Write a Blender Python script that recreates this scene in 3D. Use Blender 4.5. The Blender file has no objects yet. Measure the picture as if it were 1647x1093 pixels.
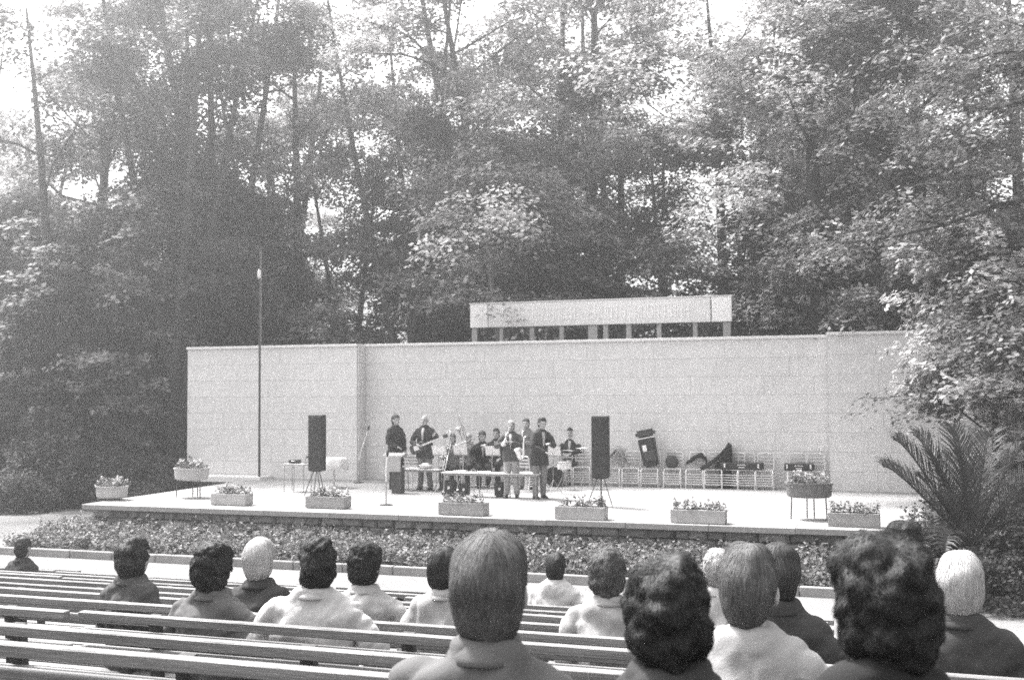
import bpy, math, random
import numpy as np
from mathutils import Vector, Matrix, noise
R = math.radians
scene = bpy.context.scene
col = scene.collection

# ------------------------------------------------------------------ camera, sky, sun, exposure
CAMZ = 3.29
F_PX, CX, CY = 1800.0, 823.5, 546.5
YAW, PITCH, ROLL = R(18.9), R(2.5), R(0.35)
cam_d = bpy.data.cameras.new('camera'); cam = bpy.data.objects.new('camera', cam_d); col.objects.link(cam)
cam_d.sensor_width = 36.0; cam_d.lens = 36.0 * F_PX / 1647.0
cam_d.dof.use_dof = True; cam_d.dof.focus_distance = 6.5; cam_d.dof.aperture_fstop = 5.0
cam_d.clip_start = 0.1; cam_d.clip_end = 1500
cam.matrix_world = (Matrix.Translation((0, 0, CAMZ)) @ Matrix.Rotation(YAW, 4, 'Z')
                    @ Matrix.Rotation(R(90) + PITCH, 4, 'X') @ Matrix.Rotation(-ROLL, 4, 'Z'))
scene.camera = cam
SUN_EL, SUN_AZ = R(60), R(-68)         # azimuth from +Y towards +X (the veiled sun stands high on the left)
world = bpy.data.worlds.new('World'); scene.world = world; world.use_nodes = True
wn = world.node_tree; wn.nodes.clear()
w_out = wn.nodes.new('ShaderNodeOutputWorld'); w_bg = wn.nodes.new('ShaderNodeBackground')
w_sky = wn.nodes.new('ShaderNodeTexSky'); w_sky.sky_type = 'NISHITA'; w_sky.sun_disc = False
w_sky.sun_elevation = SUN_EL; w_sky.sun_rotation = SUN_AZ; w_sky.air_density = 1.6; w_sky.dust_density = 5.0; w_sky.ozone_density = 1.0
w_bw = wn.nodes.new('ShaderNodeRGBToBW')    # black-and-white film: the sky has no hue
wn.links.new(w_sky.outputs[0], w_bw.inputs[0]); wn.links.new(w_bw.outputs[0], w_bg.inputs[0])
wn.links.new(w_bg.outputs[0], w_out.inputs[0]); w_bg.inputs[1].default_value = 0.12
sun_d = bpy.data.lights.new('sun', 'SUN'); sun = bpy.data.objects.new('sun', sun_d); col.objects.link(sun)
sun_d.energy = 2.5; sun_d.angle = R(9); sun_d.color = (1, 0.99, 0.985)
sd = Vector((math.sin(SUN_AZ) * math.cos(SUN_EL), math.cos(SUN_AZ) * math.cos(SUN_EL), math.sin(SUN_EL)))
sun.rotation_euler = sd.to_track_quat('Z', 'Y').to_euler(); sun.location = (-30, 30, 40)
vs = scene.view_settings; vs.view_transform = 'Standard'; vs.look = 'None'; vs.gamma = 1; vs.use_curve_mapping = False
vs.exposure = 2.2
cy = scene.cycles
cy.use_denoising = False
cy.max_bounces = 6; cy.diffuse_bounces = 3; cy.glossy_bounces = 2; cy.transmission_bounces = 4
cy.transparent_max_bounces = 6; cy.volume_bounces = 0; cy.caustics_reflective = False; cy.caustics_refractive = False

# ------------------------------------------------------------------ helpers
_cr = cam.matrix_world.to_3x3()
def ray(px, py):
    return (_cr @ Vector(((px - CX) / F_PX, (CY - py) / F_PX, -1.0)))
def at(px, py, Y):                       # the point of the place on the vertical plane y = Y
    d = ray(px, py); t = Y / d.y
    return Vector((d.x * t, Y, CAMZ + d.z * t))
def on(px, py, z):                       # the point of the place on the level z
    d = ray(px, py); t = (z - CAMZ) / d.z
    return Vector((d.x * t, d.y * t, z))

def tag(o, label=None, cat=None, group=None, kind=None):
    if label: o['label'] = label
    if cat: o['category'] = cat
    if group: o['group'] = group
    if kind: o['kind'] = kind
    return o
def thing(name, label, cat, loc=(0, 0, 0), rz=0.0, group=None):
    o = bpy.data.objects.new(name, None); col.objects.link(o); o.empty_display_size = 0.1
    o.location = loc; o.rotation_euler = (0, 0, rz)
    return tag(o, label, cat, group)
def link(name, me, mat=None, parent=None, loc=None, smooth=False):
    if mat is not None and not me.materials: me.materials.append(mat)
    o = bpy.data.objects.new(name, me); col.objects.link(o)
    if parent is not None: o.parent = parent
    if loc is not None: o.location = loc
    if smooth: me.shade_smooth()
    return o
def copy_tree(o, parent=None):
    c = o.copy(); col.objects.link(c)
    if parent is not None: c.parent = parent; c.matrix_parent_inverse = o.matrix_parent_inverse.copy()
    for ch in list(o.children): copy_tree(ch, c)
    return c

def npmesh(name, V, Fq, n=4):
    V = np.asarray(V, dtype=np.float32).reshape(-1, 3); Fq = np.asarray(Fq, dtype=np.int32).reshape(-1, n)
    me = bpy.data.meshes.new(name); me.vertices.add(len(V)); me.vertices.foreach_set('co', V.ravel())
    me.loops.add(Fq.size); me.loops.foreach_set('vertex_index', Fq.ravel())
    me.polygons.add(len(Fq)); me.polygons.foreach_set('loop_start', np.arange(0, Fq.size, n, dtype=np.int32))
    me.update(calc_edges=True); return me

class MB:
    def __init__(s): s.v = []; s.f = []
    def add(s, vs_, fs):
        b = len(s.v); s.v += [tuple(v) for v in vs_]; s.f += [tuple(i + b for i in f) for f in fs]; return s
    def box(s, c, d, rot=None, taper=1.0):
        x, y, z = d[0] / 2, d[1] / 2, d[2] / 2; t = taper
        P = [(-x*t, -y*t, -z), (x*t, -y*t, -z), (x*t, y*t, -z), (-x*t, y*t, -z), (-x, -y, z), (x, -y, z), (x, y, z), (-x, y, z)]
        P = [Vector(p) for p in P]
        if rot is not None: P = [rot @ p for p in P]
        P = [p + Vector(c) for p in P]
        return s.add(P, [(3, 2, 1, 0), (4, 5, 6, 7), (0, 1, 5, 4), (1, 2, 6, 5), (2, 3, 7, 6), (3, 0, 4, 7)])
    def tube(s, pts, rad, n=8, caps=True, closed=False):
        pts = [Vector(p) for p in pts]
        if not hasattr(rad, '__len__'): rad = [rad] * len(pts)
        m = len(pts); V = []; up = None
        for i, p in enumerate(pts):
            a = pts[i - 1] if (i > 0 or closed) else p; b = pts[(i + 1) % m] if (i < m - 1 or closed) else p
            t = (b - a).normalized()
            if up is None:
                up = t.orthogonal().normalized()
            up = (up - t * up.dot(t))
            up = up.normalized() if up.length > 1e-5 else t.orthogonal().normalized()
            q = t.cross(up)
            for k in range(n):
                an = 2 * math.pi * k / n
                V.append(p + (up * math.cos(an) + q * math.sin(an)) * rad[i])
        Fc = []
        for i in range(m if closed else m - 1):
            j = (i + 1) % m
            for k in range(n):
                Fc.append((i*n + k, i*n + (k+1) % n, j*n + (k+1) % n, j*n + k))
        if caps and not closed:
            Fc.append(tuple(range(n - 1, -1, -1))); Fc.append(tuple(range((m-1)*n, m*n)))
        return s.add(V, Fc)
    def lathe(s, prof, c=(0, 0, 0), n=16, sx=1, sy=1, ax='Z'):
        V = []
        for r, h in prof:
            for k in range(n):
                an = 2*math.pi*k/n; x, y, z = r*math.cos(an)*sx, r*math.sin(an)*sy, h
                if ax == 'Y': x, y, z = x, -z, y
                if ax == 'X': x, y, z = z, y, -x
                V.append((x + c[0], y + c[1], z + c[2]))
        Fc = [(i*n+k, i*n+(k+1) % n, (i+1)*n+(k+1) % n, (i+1)*n+k) for i in range(len(prof)-1) for k in range(n)]
        Fc.append(tuple(range(n-1, -1, -1))); Fc.append(tuple(range((len(prof)-1)*n, len(prof)*n)))
        return s.add(V, Fc)
    def ell(s, c, r, rot=None, nu=12, nv=8):
        V = []
        for i in range(1, nv):
            th = math.pi*i/nv
            for k in range(nu):
                an = 2*math.pi*k/nu
                V.append(Vector((r[0]*math.sin(th)*math.cos(an), r[1]*math.sin(th)*math.sin(an), r[2]*math.cos(th))))
        V += [Vector((0, 0, r[2])), Vector((0, 0, -r[2]))]
        if rot is not None: V = [rot @ v for v in V]
        V = [v + Vector(c) for v in V]
        Fc = [(i*nu+k, (i+1)*nu+k, (i+1)*nu+(k+1) % nu, i*nu+(k+1) % nu) for i in range(nv-2) for k in range(nu)]
        T, B = len(V)-2, len(V)-1
        Fc += [(T, k, (k+1) % nu) for k in range(nu)] + [(B, (nv-2)*nu+(k+1) % nu, (nv-2)*nu+k) for k in range(nu)]
        return s.add(V, Fc)
    def prism(s, outline, y0, y1):           # outline in x,z extruded along y
        n = len(outline)
        V = [(x, y0, z) for x, z in outline] + [(x, y1, z) for x, z in outline]
        Fc = [tuple(range(n)), tuple(range(2*n-1, n-1, -1))] + [((k+1) % n, k, n+k, n+(k+1) % n) for k in range(n)]
        return s.add(V, Fc)
    def mesh(s, name='m'):
        me = bpy.data.meshes.new(name); me.from_pydata(s.v, [], s.f); me.update(); return me
    def build(s, name, mat, parent=None, loc=None, smooth=False, bevel=0, seg=1):
        me = s.mesh(name)
        if bevel:
            import bmesh
            bm = bmesh.new(); bm.from_mesh(me)
            bmesh.ops.recalc_face_normals(bm, faces=bm.faces)
            bmesh.ops.bevel(bm, geom=list(bm.edges), offset=bevel, segments=seg, affect='EDGES', clamp_overlap=True)
            bm.to_mesh(me); bm.free()
        o = link(name, me, mat, parent, loc)
        if smooth: me.shade_smooth()
        return o

# ------------------------------------------------------------------ materials (black-and-white film: greys only)
def mat(name, v, rough=0.8, var=0.15, scale=6.0, bump=0.0, bscale=40.0, metal=0.0, spec=0.3, island=0.0, stretch=None, spots=None, transl=0.0, detail=6, objrand=0.0):
    m = bpy.data.materials.new(name); m.use_nodes = True; nt = m.node_tree; N = nt.nodes; L = nt.links
    b = N['Principled BSDF']; b.inputs['Roughness'].default_value = rough; b.inputs['Metallic'].default_value = metal
    b.inputs['Specular IOR Level'].default_value = spec
    tc = N.new('ShaderNodeTexCoord'); src = tc.outputs['Object']
    if stretch:
        mp = N.new('ShaderNodeMapping'); mp.inputs['Scale'].default_value = stretch; L.new(src, mp.inputs[0]); src = mp.outputs[0]
    nz = N.new('ShaderNodeTexNoise'); nz.inputs['Scale'].default_value = scale; nz.inputs['Detail'].default_value = detail
    nz.inputs['Roughness'].default_value = 0.65; L.new(src, nz.inputs['Vector'])
    mr = N.new('ShaderNodeMapRange'); mr.inputs[1].default_value = 0.3; mr.inputs[2].default_value = 0.7
    mr.inputs[3].default_value = v*(1-var); mr.inputs[4].default_value = v*(1+var); L.new(nz.outputs['Fac'], mr.inputs[0])
    out = mr.outputs[0]
    def mul(a, lo, hi, sock):
        r2 = N.new('ShaderNodeMapRange'); r2.inputs[3].default_value = lo; r2.inputs[4].default_value = hi; L.new(sock, r2.inputs[0])
        mm = N.new('ShaderNodeMath'); mm.operation = 'MULTIPLY'; L.new(a, mm.inputs[0]); L.new(r2.outputs[0], mm.inputs[1]); return mm.outputs[0]
    if island:
        g = N.new('ShaderNodeNewGeometry'); out = mul(out, 1-island, 1+island, g.outputs['Random Per Island'])
    if objrand:
        oi = N.new('ShaderNodeObjectInfo'); out = mul(out, 1-objrand, 1+objrand, oi.outputs['Random'])
    if spots:
        n2 = N.new('ShaderNodeTexNoise'); n2.inputs['Scale'].default_value = spots[0]; n2.inputs['Detail'].default_value = 4; L.new(src, n2.inputs['Vector'])
        r3 = N.new('ShaderNodeMapRange'); r3.inputs[1].default_value = spots[2]; r3.inputs[2].default_value = spots[2]+0.12; L.new(n2.outputs['Fac'], r3.inputs[0])
        out = mul(out, 1.0, spots[1], r3.outputs[0])
    cmb = N.new('ShaderNodeCombineColor')
    for i, k in enumerate((1.0, 0.985, 0.985)):
        mm = N.new('ShaderNodeMath'); mm.operation = 'MULTIPLY'; mm.inputs[1].default_value = k; L.new(out, mm.inputs[0]); L.new(mm.outputs[0], cmb.inputs[i])
    L.new(cmb.outputs[0], b.inputs['Base Color'])
    if bump:
        n3 = N.new('ShaderNodeTexNoise'); n3.inputs['Scale'].default_value = bscale; n3.inputs['Detail'].default_value = 5; L.new(src, n3.inputs['Vector'])
        bp = N.new('ShaderNodeBump'); bp.inputs['Strength'].default_value = 0.8; bp.inputs['Distance'].default_value = bump
        L.new(n3.outputs['Fac'], bp.inputs['Height']); L.new(bp.outputs[0], b.inputs['Normal'])
    if transl:
        tr = N.new('ShaderNodeBsdfTranslucent'); L.new(cmb.outputs[0], tr.inputs[0]); mx = N.new('ShaderNodeMixShader'); mx.inputs[0].default_value = transl
        L.new(b.outputs[0], mx.inputs[1]); L.new(tr.outputs[0], mx.inputs[2]); L.new(mx.outputs[0], N['Material Output'].inputs[0])
    return m
M = dict(
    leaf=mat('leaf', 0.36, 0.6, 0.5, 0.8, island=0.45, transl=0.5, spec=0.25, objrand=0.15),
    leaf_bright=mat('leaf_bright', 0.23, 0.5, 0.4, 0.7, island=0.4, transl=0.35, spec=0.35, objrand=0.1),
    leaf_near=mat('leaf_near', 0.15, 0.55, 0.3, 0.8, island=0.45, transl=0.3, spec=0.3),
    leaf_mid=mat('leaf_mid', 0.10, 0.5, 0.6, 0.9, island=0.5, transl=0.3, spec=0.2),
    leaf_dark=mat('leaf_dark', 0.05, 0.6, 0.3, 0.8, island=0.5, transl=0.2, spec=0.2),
    bed_leaf=mat('bed_leaf', 0.19, 0.6, 0.3, 2.0, island=0.6, transl=0.3, spec=0.2),
    flower=mat('flower', 0.6, 0.7, 0.3, 3.0, island=0.3, transl=0.3),
    bark=mat('bark', 0.055, 0.9, 0.4, 3.0, bump=0.02, bscale=12, stretch=(4, 4, 0.6)),
    bark_pale=mat('bark_pale', 0.20, 0.9, 0.4, 2.0, bump=0.01, bscale=12, stretch=(4, 4, 0.6)),
    wall=mat('wall_stone', 0.62, 0.85, 0.12, 1.6, bump=0.003, bscale=30, objrand=0.025, spots=(1.6, 0.9, 0.57), stretch=(1.6, 1.6, 0.5)),
    coping=mat('coping', 0.7, 0.8, 0.06, 4),
    floor=mat('stage_floor', 0.27, 0.8, 0.10, 0.9, bump=0.002, bscale=60, spots=(1.3, 0.82, 0.58)),
    slab=mat('coping_slab', 0.27, 0.8, 0.12, 2.0, bump=0.004, bscale=30),
    stone=mat('stone', 0.17, 0.9, 0.4, 5.0, bump=0.02, bscale=14, objrand=0.4),
    mortar=mat('mortar', 0.07, 0.95, 0.2, 8.0),
    sign=mat('sign_board', 0.72, 0.7, 0.04, 1.0), sign_end=mat('sign_end', 0.84, 0.6, 0.03, 1.0), sign_text=mat('sign_text', 0.80, 0.6, 0.03, 3),
    concrete=mat('concrete', 0.36, 0.85, 0.15, 5.0, bump=0.004, bscale=40),
    concrete_dk=mat('planter_concrete', 0.27, 0.85, 0.2, 6.0, bump=0.006, bscale=30),
    tub=mat('tub_wood', 0.13, 0.8, 0.3, 10, stretch=(3, 3, 0.4)),
    black=mat('black_cloth', 0.025, 0.7, 0.2, 20), black_metal=mat('black_metal', 0.03, 0.45, 0.1, 5),
    case=mat('case_leather', 0.03, 0.5, 0.3, 9, bump=0.002, bscale=80),
    steel=mat('steel', 0.30, 0.4, 0.1, 5, metal=0.3), chair=mat('chair_tube', 0.72, 0.4, 0.05, 5), slat=mat('chair_slat', 0.55, 0.6, 0.15, 9),
    brass=mat('brass', 0.75, 0.25, 0.1, 5, metal=0.6), white=mat('white_cloth', 0.75, 0.8, 0.05, 5), paper=mat('paper', 0.8, 0.7, 0.03, 5),
    wood=mat('guitar_wood', 0.06, 0.35, 0.3, 6, stretch=(1, 1, 6)), pale=mat('pale_plastic', 0.7, 0.4, 0.05, 5),
    soil=mat('soil', 0.05, 0.95, 0.4, 20, bump=0.02, bscale=30),
    bench_top=mat('bench_wood', 0.17, 0.5, 0.38, 3.0, bump=0.004, bscale=20, stretch=(0.5, 8, 8), spots=(0.9, 0.75, 0.6), objrand=0.12, spec=0.3),
    bench_post=mat('bench_post', 0.06, 0.8, 0.3, 8),
    ground=mat('ground', 0.075, 0.95, 0.4, 0.6, bump=0.03, bscale=8, spots=(3.0, 1.5, 0.55)),
    seating=mat('seating_ground', 0.035, 0.95, 0.3, 1.5, bump=0.01, bscale=50, spots=(2.0, 0.7, 0.55)),
    gravel=mat('gravel', 0.19, 0.95, 0.14, 1.2, bump=0.008, bscale=60, spots=(0.5, 0.85, 0.55)),
    kerb=mat('kerb', 0.22, 0.9, 0.2, 4, bump=0.004, bscale=40, objrand=0.15),
    skin=mat('skin', 0.36, 0.55, 0.1, 12), lips=mat('lips', 0.2, 0.5, 0.1, 12), eye=mat('eye', 0.04, 0.3, 0.1, 12),
    hair_black=mat('hair_black', 0.018, 0.6, 0.4, 20, island=0.55, spec=0.3), hair_brown=mat('hair_brown', 0.045, 0.6, 0.3, 20, island=0.55, spec=0.3),
    hair_grey=mat('hair_grey', 0.085, 0.6, 0.35, 14, island=0.45, spec=0.3), hair_light=mat('hair_light', 0.34, 0.5, 0.3, 14, island=0.4, spec=0.4),
    hair_white=mat('hair_white', 0.40, 0.6, 0.2, 14, island=0.12, spec=0.4),
    shoe=mat('shoe', 0.03, 0.3, 0.1, 12),
)
def cloth(name, v): return mat(name, v, 0.9, 0.1, 4, bump=0.0015, bscale=160, spec=0.15)
for nm, v in (('cloth_white', 0.42), ('cloth_pale', 0.30), ('cloth_grey', 0.19), ('cloth_mid', 0.11), ('cloth_dark', 0.045), ('cloth_black', 0.022), ('cloth_charcoal', 0.075)):
    M[nm] = cloth(nm, v)

# ------------------------------------------------------------------ terrain
SF = 0.85                                   # stage floor level
def gz(Y):                                  # level of the ground
    if Y < 12.5: return 2.03 - 0.1624 * max(Y, -6)
    if Y < 27: return 0.0
    return min((Y - 27) * 0.03, 2.2)
def sheet(name, xs, ys, m, dz=0.0, zf=None, jitter=0.0, kind='structure'):
    rng = np.random.default_rng(5); V = []; Fc = []
    for y in ys:
        for x in xs:
            V.append((x, y, (zf(x, y) if zf else gz(y)) + dz + (rng.normal() * jitter if jitter else 0)))
    n = len(xs)
    for j in range(len(ys)-1):
        for i in range(n-1): Fc.append((j*n+i, j*n+i+1, (j+1)*n+i+1, (j+1)*n+i))
    o = link(name, npmesh(name, V, Fc), m, smooth=True); o['kind'] = kind; return o
ys = [-60, -20, -6] + [i*0.5 for i in range(-11, 26)] + [13, 16, 19, 22, 27, 30, 36, 45, 60, 80, 101, 140, 220, 400, 800]
xs = [-800, -300, -120, -80, -60, -45, -35, -28, -22, -18, -14, -10, -6, -2, 2, 6, 10, 16, 24, 36, 60, 120, 300, 800]
sheet('ground', xs, ys, M['ground'])
sheet('path', [-38, -24, -18, -12, -6, 0, 6, 14], [11.9, 12.5, 15, 18.25], M['gravel'], 0.010)
sheet('seating_ground', [-32, -24, -18, -12, -6, 0, 6, 14], [-6, -3, 0, 3, 6, 9, 12, 12.3], M['seating'], 0.005)
V = [(-40, 20.4, .012), (-32, 18.2, .012), (-17.7, 18.2, .012), (-17.5, 19.2, .012), (-17.2, 20.2, .012), (-17.3, 26.4, .012), (-21, 24.6, .012), (-28, 24.2, .012), (-40, 25.5, .012)]
side = link('side_path', npmesh('side_path', V, [tuple(range(9))], 9), M['gravel']); side['kind'] = 'structure'

# ------------------------------------------------------------------ leaves and trees
def rotz(v, a): return np.stack([v[..., 0]*np.cos(a) - v[..., 1]*np.sin(a), v[..., 0]*np.sin(a) + v[..., 1]*np.cos(a), v[..., 2]], -1)
def leaves(name, P, Nn, size, rng, wid=0.6):
    P = np.asarray(P, dtype=np.float64); n = len(P)
    Nn = Nn / (np.linalg.norm(Nn, axis=1, keepdims=True) + 1e-9)
    T = rng.normal(size=(n, 3)); T -= Nn * (T*Nn).sum(1, keepdims=True); T /= np.linalg.norm(T, axis=1, keepdims=True) + 1e-9
    B = np.cross(Nn, T); s = (size * rng.uniform(0.6, 1.35, n))[:, None]
    V = np.stack([P - T*s*0.5, P + B*s*wid*0.5 + T*s*0.06 - Nn*s*0.05, P + T*s*0.5, P - B*s*wid*0.5 + T*s*0.06 - Nn*s*0.05], 1).reshape(-1, 3)
    return npmesh(name, V, np.arange(4*n))
def sprays(C, Out, rad, per, rng, thick=0.13, droop=0.35, flat=0.3):
    C = np.asarray(C); Out = np.asarray(Out); n = len(C)
    k = int(per); a = rng.uniform(0, 2*np.pi, (n, k)); r = np.sqrt(rng.uniform(0, 1, (n, k))) * (rad * rng.uniform(0.6, 1.3, n))[:, None]
    sx = rng.uniform(0.7, 1.3, (n, 1))
    x = np.cos(a)*r*sx; y = np.sin(a)*r/sx; z = rng.normal(0, thick, (n, k)) * rad - (r**2) * droop / max(rad, 0.1)
    tilt = rng.normal(0, 0.18, (n, 2))
    z = z + x*tilt[:, :1] + y*tilt[:, 1:]
    P = np.stack([x, y, z], -1) + C[:, None, :]
    Nn = rng.normal(0, flat, (n, k, 3)); Nn[..., 2] += 1.0
    Nn += Out[:, None, :] * 0.35; Nn[..., 0] += x*0.5; Nn[..., 1] += y*0.5
    return P.reshape(-1, 3), Nn.reshape(-1, 3)
def gen_tree(seed, H=18., h0=5., Rc=4.5, limbs=16, trunk_r=0.28, leaf=0.16, per=110, sub=5, spray=0.85, lean=(0, 0), up=0.5, forks=1, droop=0.3, conif=False, prof=None, wob=0.25):
    rng = np.random.default_rng(seed); mb = MB(); C = []; Out = []
    def limb(p0, az, L, elev, r0, rec):
        m = 6; pts = [Vector(p0)]; d = Vector((math.cos(az)*math.cos(elev), math.sin(az)*math.cos(elev), math.sin(elev)))
        for i in range(m):
            d = (d + Vector(rng.normal(0, 0.16, 3)) + Vector((0, 0, -0.07*droop/0.3 if i > 2 else 0.03))).normalized()
            pts.append(pts[-1] + d * L / m)
        mb.tube(pts, [r0 * (1 - 0.88*i/m) for i in range(m+1)], 5 if r0 > 0.05 else 4, caps=False)
        if rec > 0:
            for j in range(sub):
                t = 0.25 + 0.75*(j + rng.uniform(0, 0.9))/sub; i = min(int(t*m), m-1)
                limb(pts[i], az + rng.choice([-1, 1])*rng.uniform(0.4, 1.1), L*rng.uniform(0.3, 0.5)*(1.25 - 0.5*t), elev*0.6 + rng.uniform(-0.25, 0.35), r0*(1-t*0.75)*0.55, rec-1)
        for i in range(2 if rec else 1, m+1):
            if rng.uniform() < 0.32: continue
            if not rec and i % 2: continue
            C.append(tuple(pts[i] + Vector(rng.normal(0, 0.25, 3)))); o = Vector((pts[i].x, pts[i].y, 0)); o = o.normalized() if o.length > .1 else Vector((0, 0, 0)); Out.append(tuple(o))
    for fk in range(forks):
        m = 9; pts = [Vector((0, 0, -0.4))]; ang = 2*math.pi*fk/forks + rng.uniform(0, 1); sp = 0.0 if forks == 1 else rng.uniform(0.12, 0.22)
        ph = rng.uniform(0, 6)
        for i in range(1, m+1):
            t = i/m; b = max(0, t - 0.15)
            pts.append(Vector((lean[0]*t*H + math.cos(ang)*sp*H*b + wob*math.sin(ph+3*t), lean[1]*t*H + math.sin(ang)*sp*H*b + wob*math.cos(ph*1.3+2.5*t) - wob*math.cos(ph*1.3), H*0.95*t)))
        r0 = trunk_r * (1 if forks == 1 else 0.72)
        mb.tube(pts, [r0*1.35] + [r0*(1 - 0.85*(i/m)**1.2) for i in range(1, m+1)], 10, caps=False)
        nl = max(3, limbs // forks)
        for i in range(nl):
            t = (i + rng.uniform(0, 1))/nl; h = h0 + (H*0.97 - h0)*t; f = h/(H*0.95)*m; k = min(int(f), m-1); p = pts[k].lerp(pts[k+1], min(f-k, 1))
            w = (prof(t) if prof else math.sin(math.pi*(0.18 + 0.74*t))**0.8)
            L = Rc * w * rng.uniform(0.75, 1.2)
            limb(p, i*2.399 + rng.uniform(-.4, .4), L, up*(0.35 + 0.9*t) + rng.uniform(-.2, .2), max(0.02, r0*(1-0.8*t)*0.42), 1)
    P, Nn = sprays(np.array(C), np.array(Out), spray, per, rng, droop=droop)
    trunk = mb.mesh('trunk'); trunk.shade_smooth()
    return trunk, leaves('crown', P, Nn, leaf, rng)
def put_tree(kind, x, y, rz=0, s=1.0, name='broadleaf_tree', label='', cat='tree', group=None, leafmat=None, barkmat=None, z=None, sz=None):
    tr, cr = kind
    t = thing(name, label, cat, (x, y, (gz(y) if z is None else z)), rz, group); t.scale = (s, s, sz or s)
    for nm, me, mt in (('trunk', tr, barkmat or M['bark']), ('crown', cr, leafmat or M['leaf'])):
        o = bpy.data.objects.new(nm, me); col.objects.link(o); o.parent = t
        if not me.materials: me.materials.append(mt)
        if me.materials[0] != mt:
            o.material_slots[0].link = 'OBJECT'; o.material_slots[0].material = mt
    return t
K = {
 'broad1': gen_tree(11, 19, 4.5, 5.2, 15, .30, leaf=.20, per=115, sub=4, spray=1.0),
 'broad2': gen_tree(12, 17, 3.5, 5.6, 15, .34, leaf=.20, per=115, forks=2, sub=4, spray=1.0),
 'slim1': gen_tree(13, 23, 6, 3.6, 18, .20, per=100, sub=4),
 'slim2': gen_tree(14, 24, 5.5, 3.2, 18, .17, per=100, sub=4, lean=(0.04, 0)),
 'clump': gen_tree(15, 20, 5.5, 3.6, 20, .26, per=120, forks=4, sub=4),
 'small': gen_tree(16, 8.5, 1.2, 3.2, 15, .13, per=110, leaf=.21, spray=.7),
 'under': gen_tree(17, 4.2, 0.3, 2.2, 14, .06, per=80, leaf=.18, spray=.55, sub=4),
 'conifer': gen_tree(18, 16, 1.5, 3.0, 26, .2, per=60, leaf=.13, spray=.5, up=-.1, droop=.5, sub=3, prof=lambda t: 1.05-t*.95),
}
# ------------------------------------------------------------------ stage, back wall
WF, WB = 27.4, 27.85                         # faces of the forward and the recessed wall sections
WT = SF + 3.62
xl0 = at(301, 700, WF).x; xl1 = at(574, 700, WF).x; xr0 = at(1334, 700, WF).x; xr1 = 12.0
stage = thing('stage', 'low open-air stage platform of rough stone under a pale concrete slab with a white floor', 'stage')
SX0, SX1, SY = -16.6, 4.2, 20.15
MB().box(((SX0+SX1)/2+.02, (SY+0.10+WF+2)/2, SF-0.45), (SX1-SX0-0.3, WF+2-SY-0.10, 0.7)).build('core', M['mortar'], stage)
MB().box(((SX0+SX1)/2, (SY+.42+WF)/2+1, SF-0.05), (SX1-SX0-.84, WF+2-SY-.42, 0.10)).build('floor', M['floor'], stage)
rng = random.Random(3)
def coping_run(x0, x1, y0, y1, along, name='coping_slab', n=None):
    n = n or max(1, round(abs((x1-x0) if along == 'x' else (y1-y0)) / 1.5))
    for i in range(n):
        a, b = i/n, (i+1)/n
        if along == 'x': c = ((x0+(x1-x0)*(a+b)/2), (y0+y1)/2); d = (abs(x1-x0)/n - .006, abs(y1-y0))
        else: c = ((x0+x1)/2, y0+(y1-y0)*(a+b)/2); d = (abs(x1-x0), abs(y1-y0)/n - .006)
        MB().box((0, 0, 0), (d[0], d[1], 0.11)).build(name, M['slab'], stage, (c[0], c[1], SF-0.048+rng.uniform(-.003, .003)), bevel=.008)
coping_run(SX0-.12, SX1+.12, SY-.14, SY+.42, 'x')
coping_run(SX0-.12, SX0+.42, SY+.424, WF-.02, 'y')
# rough stones of the plinth
def stone_mesh(k):
    r = random.Random(100+k); m = MB(); j = lambda a: r.uniform(-a, a)
    o = [(-.5+j(.05), -.5+j(.09)), (.5+j(.05), -.5+j(.09)), (.5+j(.05), .5+j(.09)), (-.5+j(.05), .5+j(.09))]
    V = [(x, .12, z) for x, z in o] + [(x, -.02+j(.02), z) for x, z in o] + [(x*.74+j(.04), -.06+j(.02), z*.68+j(.04)) for x, z in o]
    F = [(0, 1, 5, 4), (1, 2, 6, 5), (2, 3, 7, 6), (3, 0, 4, 7), (4, 5, 9, 8), (5, 6, 10, 9), (6, 7, 11, 10), (7, 4, 8, 11), (8, 9, 10, 11)]
    return m.add(V, F).mesh('stone')
SM = [stone_mesh(k) for k in range(10)]
for s_ in SM: s_.materials.append(M['stone'])
def stones(x0, x1, y, fixed=None):
    z = 0.02
    for cse in range(4):
        h = [.18, .2, .17, .19][cse]; x = x0 - rng.uniform(0, .2)
        while x < x1:
            w = rng.uniform(.24, .58)
            o = bpy.data.objects.new('stone', rng.choice(SM)); col.objects.link(o); o.parent = stage
            if fixed is None: o.location = (x+w/2, y, z+h/2)
            else: o.location = (fixed, x+w/2, z+h/2); o.rotation_euler = (0, 0, R(-90))
            o.scale = (w*.96, 1.3, h*.94)
            x += w
        z += h
stones(SX0+.1, SX1-.1, SY+.04)
n0 = sum(1 for o in stage.children if o.name.startswith('stone'))
stones(SY+.1, WF-.1, 0, fixed=SX0+.1) if n0 < 200 else None

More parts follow.
